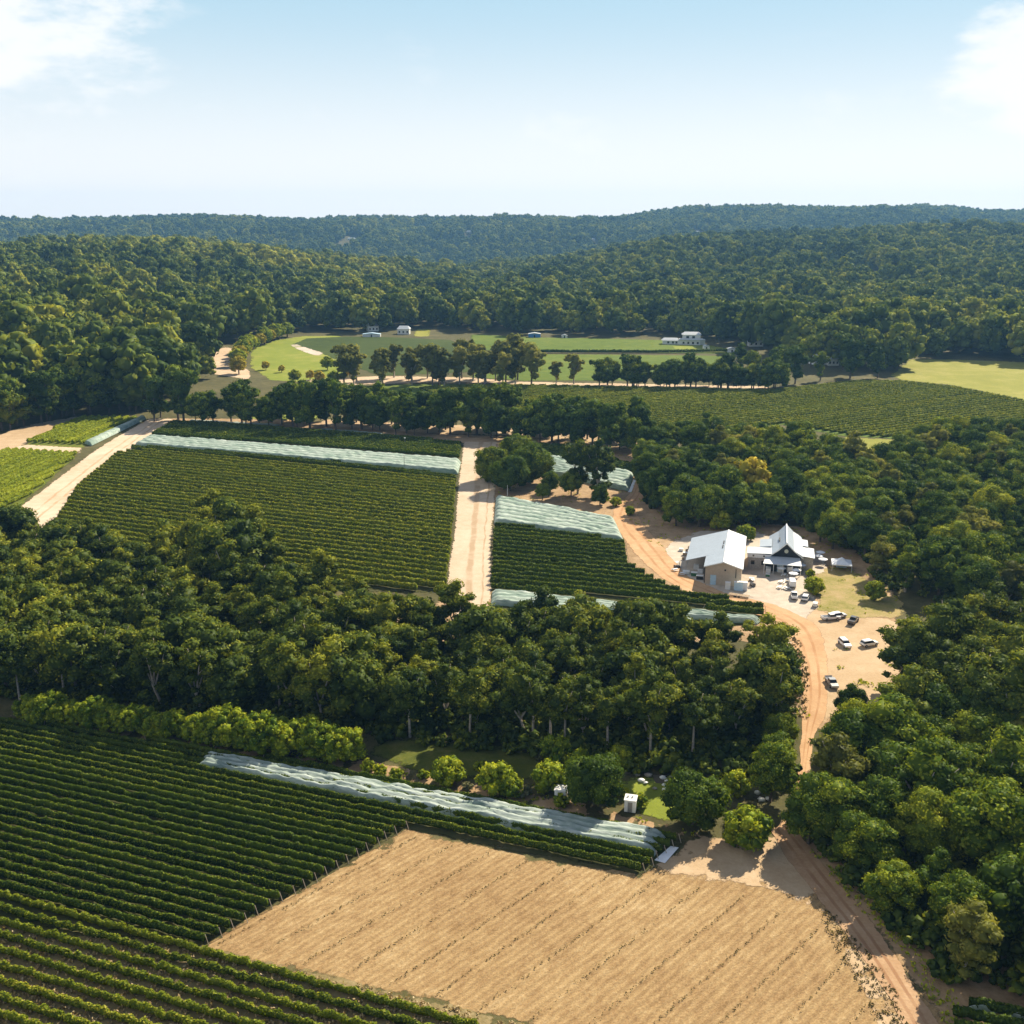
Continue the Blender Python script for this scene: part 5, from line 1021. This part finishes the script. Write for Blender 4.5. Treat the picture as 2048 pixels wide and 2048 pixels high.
def crate(px, w, d, h, m, lab, yaw=YAW, name='storage_crate'):
    p = gp(*px); r = empty(name, p, yaw, lab, 'crate', 'crates around the shed'); B().box(-w / 2, w / 2, 0, d, .12, h).build('box', m, r); B().box(-w / 2 - .04, w / 2 + .04, -.04, d + .04, h, h + .08).build('lid', 'white', r)
    for x in (-w / 2 + .05, w / 2 - .25): B().box(x, x + .2, 0, d, 0, .12).build('runner', 'rust', r)
for a in (((1455, 1180), 1.5, 1.2, 2.2, 'white', 'upright white box at the middle of the shed gable wall'), ((1472, 1182), 1.3, 1.2, 2.6, 'ltblue', 'left pale blue wrapped stack by the right shed corner'), ((1481, 1183), 1.3, 1.2, 2.8, 'ltblue', 'middle pale blue wrapped stack by the right shed corner'), ((1490, 1182), 1.2, 1.2, 2.5, 'cloth', 'white wrapped stack right of the pale blue stacks'),
          ((1392, 1140), 1.6, 1.4, 1.5, 'white', 'white crate inside the open shed bay'), ((1400, 1148), 1.5, 1.4, 1.2, 'cloth', 'pale crate at the front of the shed bay'), ((1388, 1153), 1.9, 1.4, 1.1, 'green', 'green bin beside the shed bay'), ((1399, 1160), 2.0, 1.2, 1.2, 'darkwall', 'dark bin at the left corner of the gable wall'), ((1372, 1148), 2.0, 1.6, .7, 'white', 'low white crate out in front of the bay'), ((1536, 1147), 1.5, 2.2, 1.5, 'white', 'white cupboard standing before the house'), ((1535, 1154), 1.2, .8, .8, 'green', 'small green bin before the house'), ((1561, 1146), 1.8, 1.4, 1.2, 'white', 'white cart left of the van'), ((1503, 1163), 1.4, 1.2, .9, 'rust', 'brown crate between shed and yard'), ((1370, 1112), 1.5, 1.3, 1.0, 'rust', 'timber crate at the back left of the shed'), ((1362, 1103), 1.3, 1.3, .8, 'white', 'white crate by the curved drive')):
    crate(*a)
def barrel(px, lab):
    p = gp(*px); r = empty('barrel', p, 0, lab, 'barrel', 'barrels by the shed'); B().tube([(0, 0, 0), (0, 0, .25), (0, 0, .5), (0, 0, .75), (0, 0, 1.0)], [.32, .4, .43, .4, .32], 12).build('staves', 'rust', r)
    for z in (.25, .72): B().tube([(0, 0, z), (0, 0, z + .06)], [.42, .42], 12).build('hoop', 'steel', r)
for px, l in (((1378, 1098), 'barrel nearest the shed back corner'), ((1373, 1104), 'barrel beside the timber crate'), ((1366, 1120), 'barrel left of the shed bay'), ((1380, 1108), 'barrel beside the bay posts')): barrel(px, l)
def flat_trailer():
    p = gp(1478, 1194); r = empty('farm_trailer', p, R(-24), 'low flat farm trailer with slatted deck in front of the shed', 'trailer')
    b = B(); [b.box(-2.9 + i * .45, -2.9 + i * .45 + .34, -.9, .9, .62, .7) for i in range(13)]; b.build('deck', 'rust', r)
    for s in (-1, 1): B().box(-2.9, 2.9, s * .9 - .05, s * .9 + .05, .5, .62).build('rail', 'steel', r)
    for x in (-1, .1):
        for s in (-1, 1): obj('wheel', WHEEL, r, (x, s * .75, .32))
    B().tube([(2.9, 0, .55), (4.1, 0, .5)], [.05, .05], 6).build('drawbar', 'steel', r)
flat_trailer()
def forklift(px, yaw, lab):
    p = gp(*px); r = empty('forklift', p, yaw, lab, 'forklift', 'yard machines', 1.); B().prism([(-1, .3), (.8, .3), (.8, .8), (-.4, .9), (-1, 1.1)], -.55, .55).build('body', 'cardark', r); B().box(-.6, .6, -.5, .5, 1.95, 2.03).build('roof', 'white', r)
    for x in (-.55, .55):
        for y in (-.45, .45): B().tube([(x, y, .9), (x, y, 1.97)], [.035, .035], 5).build('post', 'cardark', r)
    for x in (-.6, .55):
        for s in (-1, 1): o = obj('wheel', WHEEL, r, (x, s * .5, .3)); o.scale = (.8,) * 3
    for y in (-.25, .25): B().box(.85, 2.0, y - .06, y + .06, .1, .16).build('fork', 'steel', r); B().box(.84, .94, y - .05, y + .05, .1, 2.2).build('mast', 'steel', r)
forklift((1354, 1136), R(30), 'dark forklift out on the curved drive left of the shed'); forklift((1505, 1172), R(100), 'small dark forklift right of the wrapped stacks')
def box_trailer():
    p = gp(1630, 1214); r = empty('small_trailer', p, R(70), 'small white box trailer below the parked wagon', 'trailer'); B().box(-.8, .8, -.6, .6, .4, 1.35).build('box', 'white', r); B().tube([(.8, 0, .45), (1.6, 0, .45)], [.04, .04], 6).build('drawbar', 'steel', r)
    for s in (-1, 1): o = obj('wheel', WHEEL, r, (0, s * .68, .3)); o.scale = (.8,) * 3
box_trailer()
def mast(px, h, lab, m='steel', head=True):
    p = gp(*px); r = empty('mast', p, 0, lab, 'pole'); B().tube([(0, 0, 0), (0, 0, h)], [.14, .08], 8).build('pole', m, r)
    if head: B().box(-.35, .35, -.2, .2, h, h + .5).build('head', 'white', r)
mast((809, 944), 7, 'thin metal mast rising from the long pale net'); mast((1015, 992), 4.5, 'white pole before the round tree cluster', 'white', False); mast((810, 891), 3.5, 'short pole in the vines above the long net'); mast((1066, 896), 3.5, 'short white post under the roadside trees', 'white', False)
# rocks along the creek
def rocks():
    iv, if_ = ico(); k = 0
    for (x, y) in sorted(inside([(1265, 1552), (1300, 1540), (1400, 1560), (1545, 1592), (1540, 1606), (1420, 1590), (1320, 1600), (1290, 1578)], 95, 31)[:34]):
        s = random.uniform(.25, .75); v = iv * (1 + .18 * rng.normal(size=(len(iv), 1))) * [s, s * .8, s * .55]
        wh = random.random() > .6; o = obj('boulder', mesh('boulder', v, if_, M['white' if wh else 'rock']), None, (x, y, hz(x, y) + .3)); k += 1; tag(o, f'{"whitish" if wh else "grey"} boulder in the creek bed behind the headland, {ORD[k - 1]} from left', 'rock', 'boulders of the creek bed')
rocks()

P, S = far_points(); print('far trees', len(P), 'near trees', len(TREES), 'rows', ROWN)
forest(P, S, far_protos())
def undergrowth():
    c = bpy.data.collections.new('undergrowth_bushes')
    for i in range(3): c.objects.link(bpy.data.objects.new('bush', dense(300 + i, h=3.6, cr=2.6, zc=.42, m='gum', n=12, leaf=.4, dens=1.5)[0]))
    U = scatter(WOOD, 2.6, 18000, 21) + scatter([(a, b) for a, b in RF], 3.2, 14000, 22) + scatter([(740, 1462), (1100, 1490), (1300, 1512), (1540, 1500), (1575, 1560), (1400, 1560), (1250, 1535), (1080, 1512), (900, 1492), (740, 1478)], 3.6, 3000, 25) + scatter([(2090, 1290), (2450, 1290), (2450, 1520), (2090, 1520)], 6, 2000, 24) + scatter(RU, 3.8, 12000, 23, keep=lambda p: not inpoly(np.array([p]), gap)[0]); rs = random.Random(4)
    forest([(x, y, hz(x, y) - .2) for x, y in U], [rs.uniform(.6, 1.35) for _ in U], c, 'undergrowth', 'dark scrub filling the floor of the woods', 'scrub')
undergrowth()

# ------------------------------------------------------------------ air
def haze():
    m = bpy.data.materials.new('haze_air'); m.use_nodes = True; t = m.node_tree; t.nodes.clear(); v = N(t, 'ShaderNodeVolumePrincipled'); v.inputs['Color'].default_value = (.25, .56, 1, 1)
    v.inputs['Density'].default_value = HAZE; v.inputs['Anisotropy'].default_value = .2; o = N(t, 'ShaderNodeOutputMaterial'); t.links.new(v.outputs[0], o.inputs['Volume'])
    b = B().box(-3320, 3320, -320, 5220, -60, 230); h = b.build('haze', m); h['kind'] = 'stuff'
HAZE = 6.5e-5
haze()
